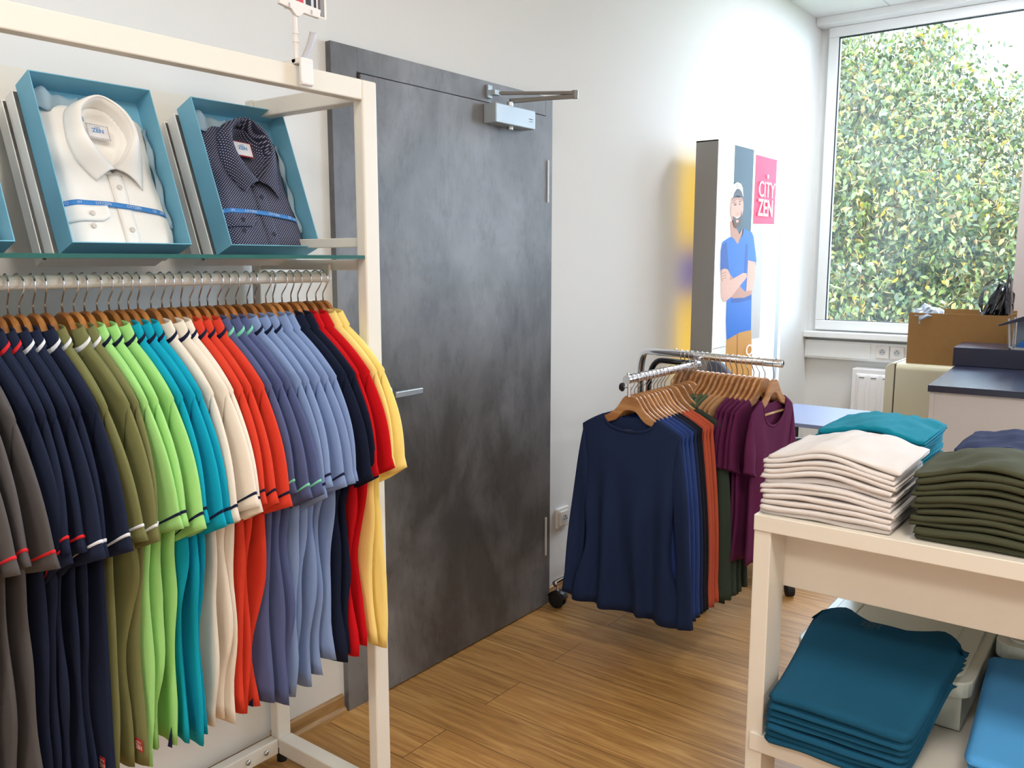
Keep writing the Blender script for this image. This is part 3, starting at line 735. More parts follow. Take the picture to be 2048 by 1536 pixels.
for nm, bx, wname, dk in (('shirt_box', 1.189, 'dark dotted', True), ('shirt_box', .832, 'white', False), ('shirt_box', .466, 'half visible', None)):
    yb = 1.768 if dk is not False else 1.772
    M = box_frame(bx, yb, TIL)
    lbl = {True: 'light blue tray box holding the dark dotted shirt, right end of glass shelf', False: 'light blue tray box holding the white shirt on the glass shelf', None: 'light blue tray box cut off by the left photo edge on glass shelf'}[dk]
    t = thing('gift_box', lbl, 'box', group='blue tray boxes on the glass shelf'); t.matrix_world = M
    tray(BW, BH, BD).build('tray', BOXBLUE, t)
    if dk is not None:
        folded_dress_shirt('boxed_shirt', 'folded dark navy dotted shirt with blue ribbon lying in a box' if dk else 'folded white dress shirt with blue ribbon lying in a box', M, BW, BH, dotm if dk else WSH, dk)
    else:
        folded_dress_shirt('boxed_shirt', 'folded white shirt in the leftmost blue tray box', M, BW, BH, WSH, False)
    # closed white boxes leaning behind
    for j, (dd, hh, ww) in enumerate(((.032, BH - .012, BW), (.030, BH - .016, BW))):
        M2 = M @ Matrix.Translation((-.010 - .008 * j, .0025 + j * .0345 + dd, 0))
        w_ = {True: 'dark dotted shirt box', False: 'white shirt box', None: 'leftmost shirt box'}[dk]
        t2 = thing('box_lid', '%s white cardboard box lid leaning behind the %s' % ('front' if j == 0 else 'rear', w_), 'box lid', group='white lids behind the blue boxes'); t2.matrix_world = M2
        tray(ww, hh, dd).build('lid_shell', BOXWHITE, t2)

# ------------------------------------------------------------------ sign holder on the top bar
sh = thing('sign_holder', 'white plastic clamp sign holder clipped on the top bar of the white rack', 'sign holder', (1.228, RF - .012, RZ))
b = MB(); b.box(-.016, .016, -.010, .050, .001, .012); b.box(-.016, .016, -.010, -.001 - .012 + .010, -.038, .004); b.box(-.014, .014, .047, .051, -.02, .004)
b.tube([(-.015, -.006, -.038), (.015, -.006, -.038)], .006, 10); b.build('clamp', PLASTIC, sh, bevel=.002)
b = MB(); b.grid(lambda a, v: (-.008 + .016 * a + .022 * v + .004 * sin(v * 3), .004 - .010 * v, .006 + .062 * v), 3, 10); b.build('clamp_lever', mat('lever_grey', (186, 184, 188), .4), sh, smooth=True, solid=.004)
b = MB(); b.tube([(-.008, .014, .010), (-.008, .014, .045)], .0048, 12); b.tube([(-.008, .014, .045), (-.008, .014, .050)], .0062, 12); b.tube([(-.008, .014, .050), (-.008, .014, .062)], .0048, 12)
b.tube([(-.008, .014, .062), (-.008, .014, .066)], .0062, 12); b.tube([(-.008, .014, .066), (-.008, .014, .100)], .0045, 12); b.tube([(-.016, .014, .008), (0, .014, .008)], .006, 10); b.build('stem', PLASTIC, sh, smooth=False)
b = MB(); b.prism([(-.052, .112), (-.022, .108), (-.010, .096), (-.002, .096), (.010, .106), (.052, .104), (.056, .122), (-.050, .130)], .006, .016, 1); b.build('sign_grip', PLASTIC, sh, bevel=.0015)
b = MB(); b.box(-.030, -.027, .004, .0062, .110, .118); b.box(.028, .031, .004, .0062, .108, .116); b.build('grip_notches', mat('lever_grey', (214, 210, 212), .4), sh)
cd = thing('photo_card', 'white card with printed clothing photos held above the white rack', 'card', (1.235, RF + .004, RZ + .118))
b = MB(); b.box(-.040, .072, .000, .001, -.010, .13); b.build('card', mat('card_white', (238, 234, 226), .5), cd)
for j, (x0, x1, z0, cc) in enumerate(((-.022, -.008, .006, (70, 66, 70)), (-.008, .010, .002, (208, 66, 84)), (.016, .030, .003, (44, 46, 52)), (.030, .037, .000, (206, 206, 214)), (.037, .044, -.006, (28, 28, 34)), (.049, .055, -.004, (92, 82, 84)), (.055, .066, -.006, (140, 138, 138)))):
    b = MB(); b.box(x0, x1, -.0006, 0, z0, .125); b.build('printed_photo', mat('print_%d' % j, cc, .5), cd)

# ------------------------------------------------------------------ chrome rack
cr = thing('chrome_rack', 'chrome garment rack on black casters with two hanging arms', 'clothes rack', (3.05, 1.6, 0))
B1a, B1b = Vector((2.475, 1.412, 1.03)), Vector((3.01, 1.408, 1.03))
B2z = 1.065
P2a = px(1337, 705.6, 2, B2z); P2b = px(1564.5, 727.5, 2, B2z)
bd = (P2a - P2b).normalized()        # towards the wall
BA = math.atan2(bd.y, bd.x)
P2w = P2a + bd * .10
b = MB()
up = Vector((P2w.x + .03, P2w.y + .05, 0))
pts = [Vector((up.x, up.y, .10)), Vector((up.x, up.y, .9))]
A = Vector((up.x, up.y, .93)); Bp = P2w
for i in range(9):
    a = i / 8; pts.append(Vector((up.x, up.y, .94)).lerp(Vector((up.x, up.y, B2z)), a) * (1 - a) + (Vector((up.x, up.y, B2z)).lerp(P2w, a)) * a)
pts += [P2a.lerp(P2b, .0), P2b]
rel(cr, b.tube(pts, .0145, 14)).build('upper_arm', CHROME, cr, smooth=True)
up2 = up + Vector((-.012, -.045, 0)); e2 = Vector((3.03, 1.41, 1.03)); zz = 1.03
pts = [Vector((up2.x, up2.y, .10)), Vector((up2.x, up2.y, .88))]; s2 = e2 + (up2 - e2) * .72; s2.z = zz
for i in range(9):
    a = i / 8; pts.append(Vector((up2.x, up2.y, .90)).lerp(Vector((up2.x, up2.y, zz)), a) * (1 - a) + (Vector((up2.x, up2.y, zz)).lerp(s2, a)) * a)
pts += [e2]
b = MB(); rel(cr, b.tube(pts, .0115, 14)).build('lower_arm', mat('dark_chrome', (90, 90, 94), .2, 1.), cr, smooth=True)
b = MB(); rel(cr, b.tube([B1a, B1b], .0145, 16)).build('hanging_arm', CHROME, cr, smooth=False)
for q in (B1a + Vector((.012, 0, .012)), B1b + Vector((-.02, 0, .012)), P2b + Vector((0, .02, .010)), P2a + Vector((0, -.03, .010))):
    b = MB(); b.tube([q, q + Vector((0, 0, .010))], [.004, .005], 10); rel(cr, b).build('stop_pin', CHROME, cr, smooth=True)
b = MB(); b.tube([B1a + Vector((.03, .005, -.03)), B1a + Vector((.03, .03, -.03))], .003, 8); rel(cr, b).build('clamp_screw', CHROME, cr)
b = MB(); b.tube([B1a + Vector((.03, .026, -.03)), B1a + Vector((.03, .030, -.03)), B1a + Vector((.03, .038, -.03))], [.004, .016, .013], 10); rel(cr, b).build('clamp_knob', BLACKP, cr)
b = MB(); b.tube([B1a + Vector((.02, .0, .0)), B1a + Vector((.02, 0, -.06))], .006, 8); rel(cr, b).build('arm_socket', CHROME, cr)
# base
b = MB(); b.tube([(2.80, 1.915, .105), (3.75, 1.915, .105)], .0125, 12); b.tube([(3.15, 1.915, .105), (3.15, 1.42, .105)], .0125, 12); b.tube([(3.75, 1.925, .105), (3.75, 1.25, .105)], .0125, 12)
rel(cr, b).build('base_frame', CHROME, cr, smooth=True)
for (cx_0, cy_0) in ((2.82, 1.915), (3.72, 1.915), (3.15, 1.43), (3.75, 1.26)):
    b = MB(); z = .033
    b.tube([(cx_0 - .022, cy_0, z), (cx_0 - .018, cy_0, z), (cx_0 - .006, cy_0, z)], [.022, .033, .033], 22); b.tube([(cx_0 + .006, cy_0, z), (cx_0 + .018, cy_0, z), (cx_0 + .022, cy_0, z)], [.033, .033, .022], 22)
    co_ = rel(cr, b).build('caster', RUBBER, cr, smooth=False)
    b = MB()
    for i in range(9):
        pass
    b.grid(lambda a, v: (cx_0 - .024 + .048 * v, cy_0 + .036 * cos(radians(20 + 150 * a)), z + .036 * sin(radians(20 + 150 * a))), 12, 2); rel(cr, b).build('caster_hood', BLACKP, co_, smooth=True, solid=.003)
    b = MB(); b.tube([(cx_0, cy_0, .066), (cx_0, cy_0, .098)], .006, 10); rel(cr, b).build('caster_stem', CHROME, co_)

def tee(loc, rz, label, group, name, cat, m, s, tag_m=None):
    t = thing(name, label, cat, loc, rz, group)
    s.body(40, 34).build('body', m, t, smooth=True, solid=.0014)
    for sd in (-1, 1): s.sleeve(sd, nt=26).build('sleeve', m, t, smooth=True, solid=.0014)
    # neck band
    b = MB(); vs = []; n = 40
    for i in range(n + 1):
        y0 = -s.neck * .995 + 2 * s.neck * .995 * i / n; f = s.surf(-1, y0 / s.sh, 0, .0012); f2 = s.surf(-1, y0 / s.sh, .018, .0012)
        vs += [f, f2]
    b.add(vs, [(2 * i, 2 * i + 1, 2 * i + 3, 2 * i + 2) for i in range(n)])
    vs = []
    for i in range(n + 1):
        y0 = -s.neck * .995 + 2 * s.neck * .995 * i / n; f = s.surf(1, y0 / s.sh, 0, .0012); f2 = s.surf(1, y0 / s.sh, .018, .0012); vs += [f, f2]
    b.add(vs, [(2 * i, 2 * i + 1, 2 * i + 3, 2 * i + 2) for i in range(n)])
    b.build('neck_band', m, t, smooth=True, solid=.0022)
    return t
C1 = [('deep navy', (30, 44, 78), 1), ('royal blue', (44, 66, 124), 3), ('deep navy', (30, 44, 78), 1), ('black navy', (26, 27, 38), 2), ('rust orange', (184, 84, 60), 3), ('dark forest green', (54, 64, 54), 4)]
lst = [(n, c, k, cnt) for n, c, cnt in C1 for k in range(cnt)]
ords = ['front', 'second', 'third', 'fourth', 'fifth', 'sixth']
xsp = .0
for i, (n_, c_, k, cnt) in enumerate(lst):
    xsp += 0 if i == 0 else {'rust orange': .027, 'dark forest green': .050}.get(n_, .027)
    x = B1a.x + .028 + xsp
    first = i == 0
    if n_ == 'deep navy': desc = 'deep navy long-sleeved shirt, frontmost on the chrome rack' if first else 'deep navy long-sleeved shirt between the royal blue and black shirts, chrome rack'
    else: desc = '%s of %s %s long-sleeved shirts from the front, chrome rack' % (['frontmost', 'second', 'third', 'fourth'][k], {2: 'two', 3: 'three', 4: 'four'}[cnt], n_)
    hd = desc.replace(' long-sleeved', '')
    jr = rnd.uniform(-.03, .03)
    put_hanger((x, 1.41, 1.03), jr, 'wooden hanger of ' + hd, 'wooden hangers on the front chrome arm', 'B', twist=rnd.uniform(-.3, .3))
    s = Shirt(sh=.190, neck=.098, zn=-.124, ztip=-.172, zarm=-.36, zhem=-.815 - .02 * rnd.random(), hwc=.172, hww=.168, hwh=.222 if first else rnd.uniform(.20, .225), th=.013, foldA=.017 if first else .010, kf=52 if first else 44,
              seed=i * .31 + 2, ph=i * .2 + .6, scoopf=.048, scoopb=.012, asymn=.012)
    if n_ == 'dark forest green': s.sh += .026; s.hwc += .03; s.hww += .03; s.hwh += .012; s.ztip -= .012
    s.sl = dict(dx=-.006, yu=.232 + (s.sh - .19), zu=-.80, yl=.165, zl=-.815, th0=.010, th1=.016, w=.004, bow=.012)
    if first: s.sl['yu'] = .265; s.sl['yl'] = .20
    tee((x, 1.41, 1.03), jr, desc, 'long-sleeved shirts on the chrome rack', 'long_sleeved_shirt', 'shirt', cloth('ls_' + n_, c_), s)
C2 = [('plum purple', (92, 32, 72), 6, 'plum purple'), ('tan brown', (176, 134, 96), 3, 'tan'), ('sage green', (84, 96, 72), 4, 'sage green'), ('slate navy', (52, 60, 84), 5, 'slate navy')]
lst = [(n, c, k, cnt) for n, c, cnt, _ in C2 for k in range(cnt)]
Lb = (P2a - P2b).length; off = [.030, .062]; cur = .062
offs = [.030, .066]
while len(offs) < len(lst): offs.append(offs[-1] + .0225)
for i, (n_, c_, k, cnt) in enumerate(lst):
    p = P2b + bd * offs[i]
    desc = '%s of %s %s short-sleeved tees counted from the arm end' % (['nearest', 'second', 'third', 'fourth', 'fifth', 'sixth'][k], {3: 'three', 4: 'four', 5: 'five', 6: 'six'}[cnt], n_)
    jr = BA + rnd.uniform(-.04, .04) + (.12 if i == 0 else 0)
    put_hanger(p, jr, 'wooden hanger of ' + desc.replace(' short-sleeved', ''), 'wooden hangers on the rear chrome arm', 'B', flip=-1, twist=rnd.uniform(-.3, .3))
    s = Shirt(sh=.172, neck=.092, zn=-.124, ztip=-.166, zarm=-.33, zhem=-.70, hwc=.152, hww=.148, hwh=.165, th=.011, foldA=.009 if i == 0 else .006, kf=44, seed=i * .31 + 9, ph=i * .25, scoopf=.095, scoopb=.02, asymn=.01)
    s.sl = dict(dx=0, yu=.200, zu=-.36, yl=.140, zl=-.385, th0=.010, th1=.015, w=.003, bow=.012)
    tee(p, jr, desc, 'short-sleeved tees on the chrome rack', 'short_sleeved_tee', 'shirt', cloth('ts_' + n_, c_), s)

# ------------------------------------------------------------------ lightbox
lx0, lx1, ly0, ly1, lz1 = 3.977, 4.925, 1.79, 1.905, 1.998
lb = thing('lightbox_display', 'tall illuminated lightbox with CITY ZEN poster of a person standing by the wall', 'lightbox', (4.45, 1.85, 0))
ALU = mat('lightbox_alu', (150, 148, 146), .45, .3)
b = MB(); t_ = .006
b.box(lx0, lx0 + t_, ly0 + .001, ly1, .02, lz1); b.box(lx1 - t_, lx1, ly0 + .001, ly1, .02, lz1); b.box(lx0, lx1, ly0 + .001, ly1, lz1 - t_, lz1); b.box(lx0, lx1, ly0 + .001, ly1, .02, .02 + t_)
b.box(lx0 + .2, lx0 + .3, ly0 - .06, ly1 + .06, 0, .02); b.box(lx1 - .3, lx1 - .2, ly0 - .06, ly1 + .06, 0, .02)
rel(lb, b).build('housing', ALU, lb)
def em(name, rgb, st): return mat('print_' + name, tuple(int(c * (.96 if min(rgb) > 200 else .90)) for c in rgb), .6, spec=.15, emit=st * (.5 if min(rgb) > 200 else .5))
PM = {'white': em('white', (246, 248, 246), .75), 'wlow': em('cool_white', (226, 238, 236), .6), 'dark': em('dark_door', (70, 96, 112), .5), 'grey': em('grey_stone', (196, 194, 190), .5), 'red': em('logo_red', (236, 46, 96), .75),
      'skin': em('skin', (224, 178, 158), .5), 'skin2': em('skin_dark', (196, 146, 124), .45), 'beard': em('beard', (96, 74, 66), .4), 'blue': em('shirt_blue', (36, 112, 206), .6), 'blue2': em('shirt_blue_dark', (26, 84, 170), .5),
      'tan': em('trousers', (208, 150, 70), .5), 'tan2': em('trousers_dark', (176, 118, 50), .45), 'cap': em('cap_white', (240, 238, 230), .6), 'brim': em('cap_brim', (92, 92, 100), .4), 'txt': em('logo_white', (252, 240, 244), .9), 'eye': em('eye_dark', (52, 40, 38), .3),
      'stripe': em('blue_grey', (186, 200, 212), .55)}
pmn = list(PM.keys()); pml = [PM[k] for k in pmn]
PB = MB(); depth = [0]
def poly(key, pts, crop=None):
    depth[0] += 1; y = ly0 - .0002 * depth[0]
    if crop == 'a': pts = [(x / 3.072 + 1380, yy / 3.072 + 260) for x, yy in pts]
    if crop == 'b': pts = [(x / 6.98 + 1430, yy / 6.98 + 340) for x, yy in pts]
    vs = [px(u, v, 1, ly0) for u, v in pts]; vs = [(p.x, y, p.z) for p in vs]
    PB.cur = pmn.index(key); PB.add(vs, [tuple(range(len(vs)))])
def rect(key, x0, x1, z0, z1):
    depth[0] += 1; y = ly0 - .0002 * depth[0]; PB.cur = pmn.index(key); PB.add([(x0, y, z0), (x1, y, z0), (x1, y, z1), (x0, y, z1)], [(0, 1, 2, 3)])
rect('white', lx0 + .003, lx1 - .003, .03, lz1 - .004)
xa = px(1466, 400, 1, ly0)[0]; xb = px(1504, 400, 1, ly0)[0]; xc = px(1508, 400, 1, ly0)[0]; xd = px(1530, 400, 1, ly0)[0]
rect('dark', xa, xb, .9, lz1 - .006); rect('grey', xc, xd, 1.0, lz1 - .006); rect('white', xb, xc, .5, lz1 - .006)
rect('wlow', lx0 + .1, lx0 + .16, .8, 1.6)
rect('stripe', px(1556, 500, 1, ly0)[0], px(1563, 500, 1, ly0)[0], .5, lz1 - .006)
rect('grey', lx0 + .01, xa, .985, .99); rect('grey', xc, xd, 1.315, 1.32)
poly('red', [(405, 152), (533, 185), (515, 578), (385, 575)], 'a')
poly('tan', [(222, 1282), (300, 1240), (374, 1225), (380, 1440), (376, 1600), (212, 1600), (214, 1440)], 'a')
poly('tan2', [(285, 1245), (292, 1243), (290, 1600), (276, 1600)], 'a')
poly('skin2', [(244, 560), (262, 560), (300, 640), (320, 600), (318, 640), (290, 705), (250, 650)], 'a')
poly('blue', [(196, 688), (245, 655), (268, 668), (290, 702), (322, 640), (325, 606), (378, 628), (388, 660), (405, 800), (400, 832), (374, 900), (376, 1010), (372, 1228), (300, 1245), (222, 1290), (218, 1180), (222, 1050), (186, 870), (184, 850), (186, 740)], 'a')
poly('blue2', [(196, 700), (222, 690), (236, 850), (240, 900), (184, 862)], 'a')
poly('blue2', [(340, 700), (352, 700), (348, 800), (342, 880), (330, 880)], 'a')
poly('blue2', [(250, 1040), (300, 1030), (372, 1010), (372, 1040), (300, 1060), (250, 1060)], 'a')
poly('skin', [(352, 800), (398, 812), (396, 900), (380, 985), (340, 1000), (348, 880)], 'a')
poly('skin2', [(184, 860), (205, 850), (228, 856), (245, 890), (330, 990), (378, 985), (374, 1010), (330, 1030), (262, 1034), (196, 1000)], 'a')
poly('skin', [(186, 930), (240, 925), (322, 878), (344, 880), (345, 905), (300, 960), (250, 1025), (208, 1058), (190, 1030)], 'a')
poly('skin', [(190, 862), (212, 852), (230, 860), (245, 900), (238, 930), (200, 936), (188, 905)], 'a')
for q in range(3): poly('skin2', [(192, 880 + q * 16), (218, 872 + q * 16), (219, 876 + q * 16), (193, 885 + q * 16)], 'a')
poly('skin', [(225, 390), (370, 380), (385, 460), (384, 560), (362, 640), (345, 760), (300, 815), (262, 795), (236, 700), (218, 640), (208, 560), (216, 470)], 'b')
poly('skin2', [(225, 390), (370, 380), (372, 440), (300, 415), (226, 470)], 'b')
poly('beard', [(232, 640), (262, 660), (300, 640), (345, 655), (352, 560), (362, 640), (345, 760), (300, 815), (262, 795), (240, 720)], 'b')
poly('cap', [(268, 655), (300, 648), (330, 640), (318, 668), (292, 676), (274, 670)], 'b')
poly('skin', [(276, 700), (310, 695), (318, 720), (296, 740), (280, 730)], 'b')
poly('eye', [(250, 482), (284, 478), (284, 490), (252, 494)], 'b'); poly('eye', [(318, 474), (342, 468), (342, 480), (320, 486)], 'b')
poly('eye', [(244, 460), (286, 452), (286, 459), (246, 468)], 'b'); poly('eye', [(314, 440), (344, 436), (344, 444), (314, 450)], 'b')
poly('skin2', [(286, 590), (300, 612), (318, 600), (316, 616), (290, 620)], 'b')
poly('brim', [(224, 420), (250, 330), (290, 275), (320, 270), (350, 310), (374, 395), (340, 365), (290, 355), (250, 380)], 'b')
poly('cap', [(228, 400), (224, 260), (245, 200), (296, 170), (345, 195), (370, 250), (378, 380), (352, 300), (318, 262), (284, 268), (248, 325)], 'b')
poly('eye', [(282, 205), (302, 203), (302, 209), (284, 212)], 'b'); poly('eye', [(282, 228), (300, 228), (298, 240), (286, 238)], 'b')
rel(lb, PB); po = PB.build('poster', pml, lb); po['label'] = 'printed poster: bearded person in white cap, blue tee, arms crossed'
def ptext(body, u0, u1, v0, v1, m, bold=0.):
    me = text_mesh(body, .1, .0001, bold); xs = [v.co.x for v in me.vertices]; ys = [v.co.y for v in me.vertices]
    pa = px(u0, v1, 1, ly0); pb = px(u1, v1, 1, ly0); pc = px(u0, v0, 1, ly0)
    mx0, mx1, my0, my1 = min(xs), max(xs), min(ys), max(ys)
    for v in me.vertices:
        a = (v.co.x - mx0) / (mx1 - mx0); c = (v.co.y - my0) / (my1 - my0)
        v.co = Vector((pa.x + (pb.x - pa.x) * a, ly0 - .0002 * (depth[0] + 3) - v.co.z, pa.z + (pc.z - pa.z) * c)) - lb.location
    me.materials.clear(); return link('poster_lettering', me, m, po)
ptext('CITY', 1515, 1546.5, 361, 393, PM['txt'])
ptext('ZEN', 1512.5, 1542, 397, 431, PM['txt'], bold=.0012)
cdot = px(1533.6, 353.5, 1, ly0); b = MB(); b.disc((cdot.x, ly0 - .0002 * (depth[0] + 3), cdot.z), (0, -1, 0), .011, .0003, 16); rel(lb, b).build('poster_lettering', PM['txt'], po)
ptext('O', 1489, 1502, 690, 712, PM['txt'])
# printed rear side, lighting the wall
b = MB(); b.cur = 0; b.add([(lx0 + .006, ly1 - .002, .1), (lx1 - .006, ly1 - .002, .1), (lx1 - .006, ly1 - .002, 1.25), (lx0 + .006, ly1 - .002, 1.25)], [(0, 1, 2, 3)])
b.cur = 1; b.add([(lx0 + .006, ly1 - .002, 1.25), (lx1 - .006, ly1 - .002, 1.25), (lx1 - .006, ly1 - .002, 1.48), (lx0 + .006, ly1 - .002, 1.48)], [(0, 1, 2, 3)])
b.cur = 2; b.add([(lx0 + .006, ly1 - .002, 1.48), (lx1 - .006, ly1 - .002, 1.48), (lx1 - .006, ly1 - .002, 1.95), (lx0 + .006, ly1 - .002, 1.95)], [(0, 1, 2, 3)])
rel(lb, b).build('rear_print', [mat('rear_yellow', (236, 204, 90), .6, emit=.75), mat('rear_blue', (80, 90, 180), .6, emit=.7), mat('rear_yellow', (236, 204, 90), .6, emit=.75)], lb)

# ------------------------------------------------------------------ display table on the right
TZ = .90; TX0, TX1, TY1, TY0 = 1.68, 2.46, .65, -.75
dt = thing('display_table', 'white laminate display table with lower shelf carrying folded shirt piles', 'table', (2.07, -.05, 0))
def dpart(n, b, m=LAMI, bev=.002): return rel(dt, b).build(n, m, dt, bevel=bev)
b = MB(); b.box(TX0, TX1, TY0, TY1, TZ - .034, TZ); dpart('table_top', b)
for y0, y1 in ((TY1 - .036, TY1), (TY0, TY0 + .036)):
    b = MB(); b.box(TX0 + .004, TX0 + .092, y0, y1, 0, TZ - .034); dpart('side_panel', b)
b = MB(); b.box(TX0 + .092, TX0 + .108, TY0, TY1 - .0, .725, TZ - .034); dpart('apron', b)
b = MB(); b.box(TX1 - .02, TX1, TY0, TY1, 0, TZ - .034); dpart('back_panel', b)
b = MB(); b.box(TX0 - .002, TX1 - .02, TY0 + .0, TY1 - .010, .380, .420); dpart('lower_shelf', b)
b = MB(); b.box(TX0 + .08, TX1 - .02, TY1 - .25, TY1 - .235, 0, .38); dpart('inner_divider', b)

def folded(name, label, group, m, x0, x1, y0, y1, z, h, hump, seed, slope=0., layers=2, neck=False, sag=0., tz=0., wr=0.):
    """folded tee: front fold at x0; hump raises the middle; layers show at the ends"""
    ncs = []  # cross-section x-z outline
    Lx = x1 - x0; g = h * .06; k = 6
    lh = (h - g * (layers - 1)) / layers
    out = []
    # outer silhouette with slits at back: layers joined at the front fold
    for i in range(k + 1):   # front round, bottom to top
        a = -pi / 2 - pi * i / k
        out.append((h / 2 + (h / 2) * cos(a) * 1.0, h / 2 + h / 2 * sin(a)))
    out += [(Lx * f, h) for f in (.1, .2, .3, .4, .5, .6, .7, .8, .9)] + [(Lx - lh / 2, h), (Lx, h - lh / 2), (Lx - lh / 2, h - lh)]
    for j in range(layers - 1):
        zt = h - lh - j * (lh + g); ins = h * .8
        out += [(Lx * .5, zt), (ins, zt), (ins - g, zt - g / 2), (ins, zt - g), (Lx * .5, zt - g), (Lx - lh / 2, zt - g), (Lx - .002, zt - g - lh / 2), (Lx - lh / 2, zt - g - lh)]
    out += [(Lx * .85, 0), (Lx * .6, 0), (Lx * .3, 0)]
    n = len(out); ny = 36; vs = []
    W = y1 - y0
    for j in range(ny + 1):
        v = j / ny; yy = y0 + W * v
        endt = sstep(0, .05, v) * sstep(1, .95, v)
        for (x, zz) in out:
            q = x / Lx
            hm = hump * sin(pi * min(1, max(0, v))) ** 1.4 * (1 - .35 * abs(q - .45))
            nz = noise.noise(Vector((v * 3.2 + seed, q * 2, seed * 2.1)))
            X = x0 + x + .0035 * noise.noise(Vector((v * 2.5, seed * 3.7, 1))) * (1 if q < .3 else .3)
            cz = (zz - h / 2) * (.80 + .20 * endt) + h / 2
            Z = z + cz + hm + sag * (1 - v) + tz + .0036 * nz * endt + slope * (x) + .002 * sin(v * 7 + seed * 3) * q
            if wr and zz > h * .8: Z += wr * (noise.noise(Vector((v * 4 + q * 3, q * 5 - v * 2, seed))) + .6 * noise.noise(Vector((v * 11, q * 4 + v * 5, seed + 4)))) * endt
            Y = yy + .004 * noise.noise(Vector((q * 5, seed * 5, zz * 200))) * (1 - endt)
            if neck and zz > h * .8 and q > .82 and .3 < v < .7:
                pass
            vs.append((X, Y, Z))
    fs = [(j * n + i, j * n + (i + 1) % n, (j + 1) * n + (i + 1) % n, (j + 1) * n + i) for j in range(ny) for i in range(n)]
    fs += [tuple(range(n - 1, -1, -1)), tuple(ny * n + i for i in range(n))]
    c = Vector(((x0 + x1) / 2, (y0 + y1) / 2, z))
    b = MB(); b.add([tuple(Vector(v) - c) for v in vs], fs)
    me = mesh(b.v, b.f)
    o = link(name, me, m, None, True, None, c)
    return tag(o, label, 'folded shirt', group)
ordn = ['bottom', 'second from bottom', 'third from bottom', 'fourth from bottom', 'fifth from bottom', 'sixth from bottom', 'seventh from bottom', 'eighth from bottom', 'ninth from bottom', 'tenth from bottom', 'eleventh from bottom', 'twelfth from bottom', 'topmost']
def pile(cname, place, m, n, x0, x1, y0, y1, z, hs, hump, r, jit=.006, z_hump0=0., lw=2, sl0=0., sl1=0.):
    """n stacked folded shirts; returns top z"""
    zc = z; tops = None
    for i in range(n):
        h = hs * r.uniform(.86, 1.14); dx = r.uniform(-jit, jit); dy = r.uniform(-jit, jit)
        hp = z_hump0 + (hump - z_hump0) * (i / max(1, n - 1)) ** .9
        nm = 'topmost' if i == n - 1 else ordn[i]
        o = folded('folded_shirt', 'folded %s shirt, %s in pile %s' % (cname, nm, place), '%s folded shirts %s' % (cname, place), m,
                   x0 + dx + i * .0012, x1 + r.uniform(-.02, .01), y0 + dy, y1 + dy, zc + .0004, h, hp, r.random() * 9, slope=sl0 + (sl1 - sl0) * i / max(1, n - 1), layers=lw, wr=.0065 if i == n - 1 else 0.)
        zc += h * .985
    return zc
r5 = random.Random(5)
WF = cloth('fold_white', (218, 211, 208)); OF = cloth('fold_olive', (68, 70, 52)); TF = cloth('fold_teal', (14, 128, 152)); NF = cloth('fold_navy', (34, 42, 78)); PF = cloth('fold_petrol', (22, 78, 106)); LF = cloth('fold_light_blue', (78, 152, 210))
pile('white', 'at front corner of the table', WF, 12, 1.692, 1.955, .385, .640, TZ, .0101, .030, r5, z_hump0=.001)
pile('dark olive', 'at the front right of the table', OF, 11, 1.700, 1.96, .085, .352, TZ, .0115, .034, r5, z_hump0=.002)
pile('teal', 'behind the white shirts', TF, 8, 2.05, 2.31, .415, .672 - .02, TZ, .0150, .022, r5, jit=.009, z_hump0=.002)
pile('navy', 'behind the dark olive shirts', NF, 7, 2.05, 2.31, .10, .355, TZ, .0160, .014, r5, z_hump0=.0)

# lower shelf: long folded shirts whose back ends rest on the storage boxes
def long_fold(label, group, m, x0, x1, y0, y1, zf, zb, h, seed, neck=False, fan=0.):
    n1, n2 = 34, 24; b = MB()
    def top(a, v, s):
        q = a; e = (sstep(0, .03, a) * sstep(1, .97, a)); e2 = sstep(0, .04, v) * sstep(1, .96, v)
        X = x0 + (x1 - x0) * a; Y = y0 + (y1 - y0) * v
        if neck and a > .8:      # shoulders slope, neckline cut
            c = abs(v - .5) * 2
            X -= (.055 * (1 - (c / .62) ** 2) if c < .62 else .0 + .09 * ((c - .62) / .38) ** 2) * sstep(.8, 1, a)
        elif a > .8: X -= .03 * (abs(v - .5) * 2) ** 2 * sstep(.8, 1, a)
        base = zf + (zb - zf) * sstep(.05, .95, a)
        hh = h * (max(0, e) ** .5) * (max(0, e2) ** .5)
        z = base + h / 2 + s * hh / 2 + .004 * noise.noise(Vector((a * 2.4 + seed, v * 2.2, seed)))
        Y += (.5 - v) * .022 * (1 - sstep(0, .045, a)) * (abs(v - .5) * 2) ** 8
        Y += fan * a * (1 - v if fan < 0 else 1)
        X += .004 * noise.noise(Vector((v * 3, seed * 4, 0))) * (1 - a)
        return (X, Y, z)
    b.grid(lambda a, v: top(a, v, 1), n1, n2); b.grid(lambda a, v: top(a, v, -1), n1, n2)
    c = Vector(((x0 + x1) / 2, (y0 + y1) / 2, zf)); b.v = [tuple(Vector(v) - c) for v in b.v]
    o = b.build('folded_shirt', m, None, smooth=True, solid=.0008, loc=c)
    return tag(o, label, 'folded shirt', group), c
zf, zb = .4215, .4235
npet = 7
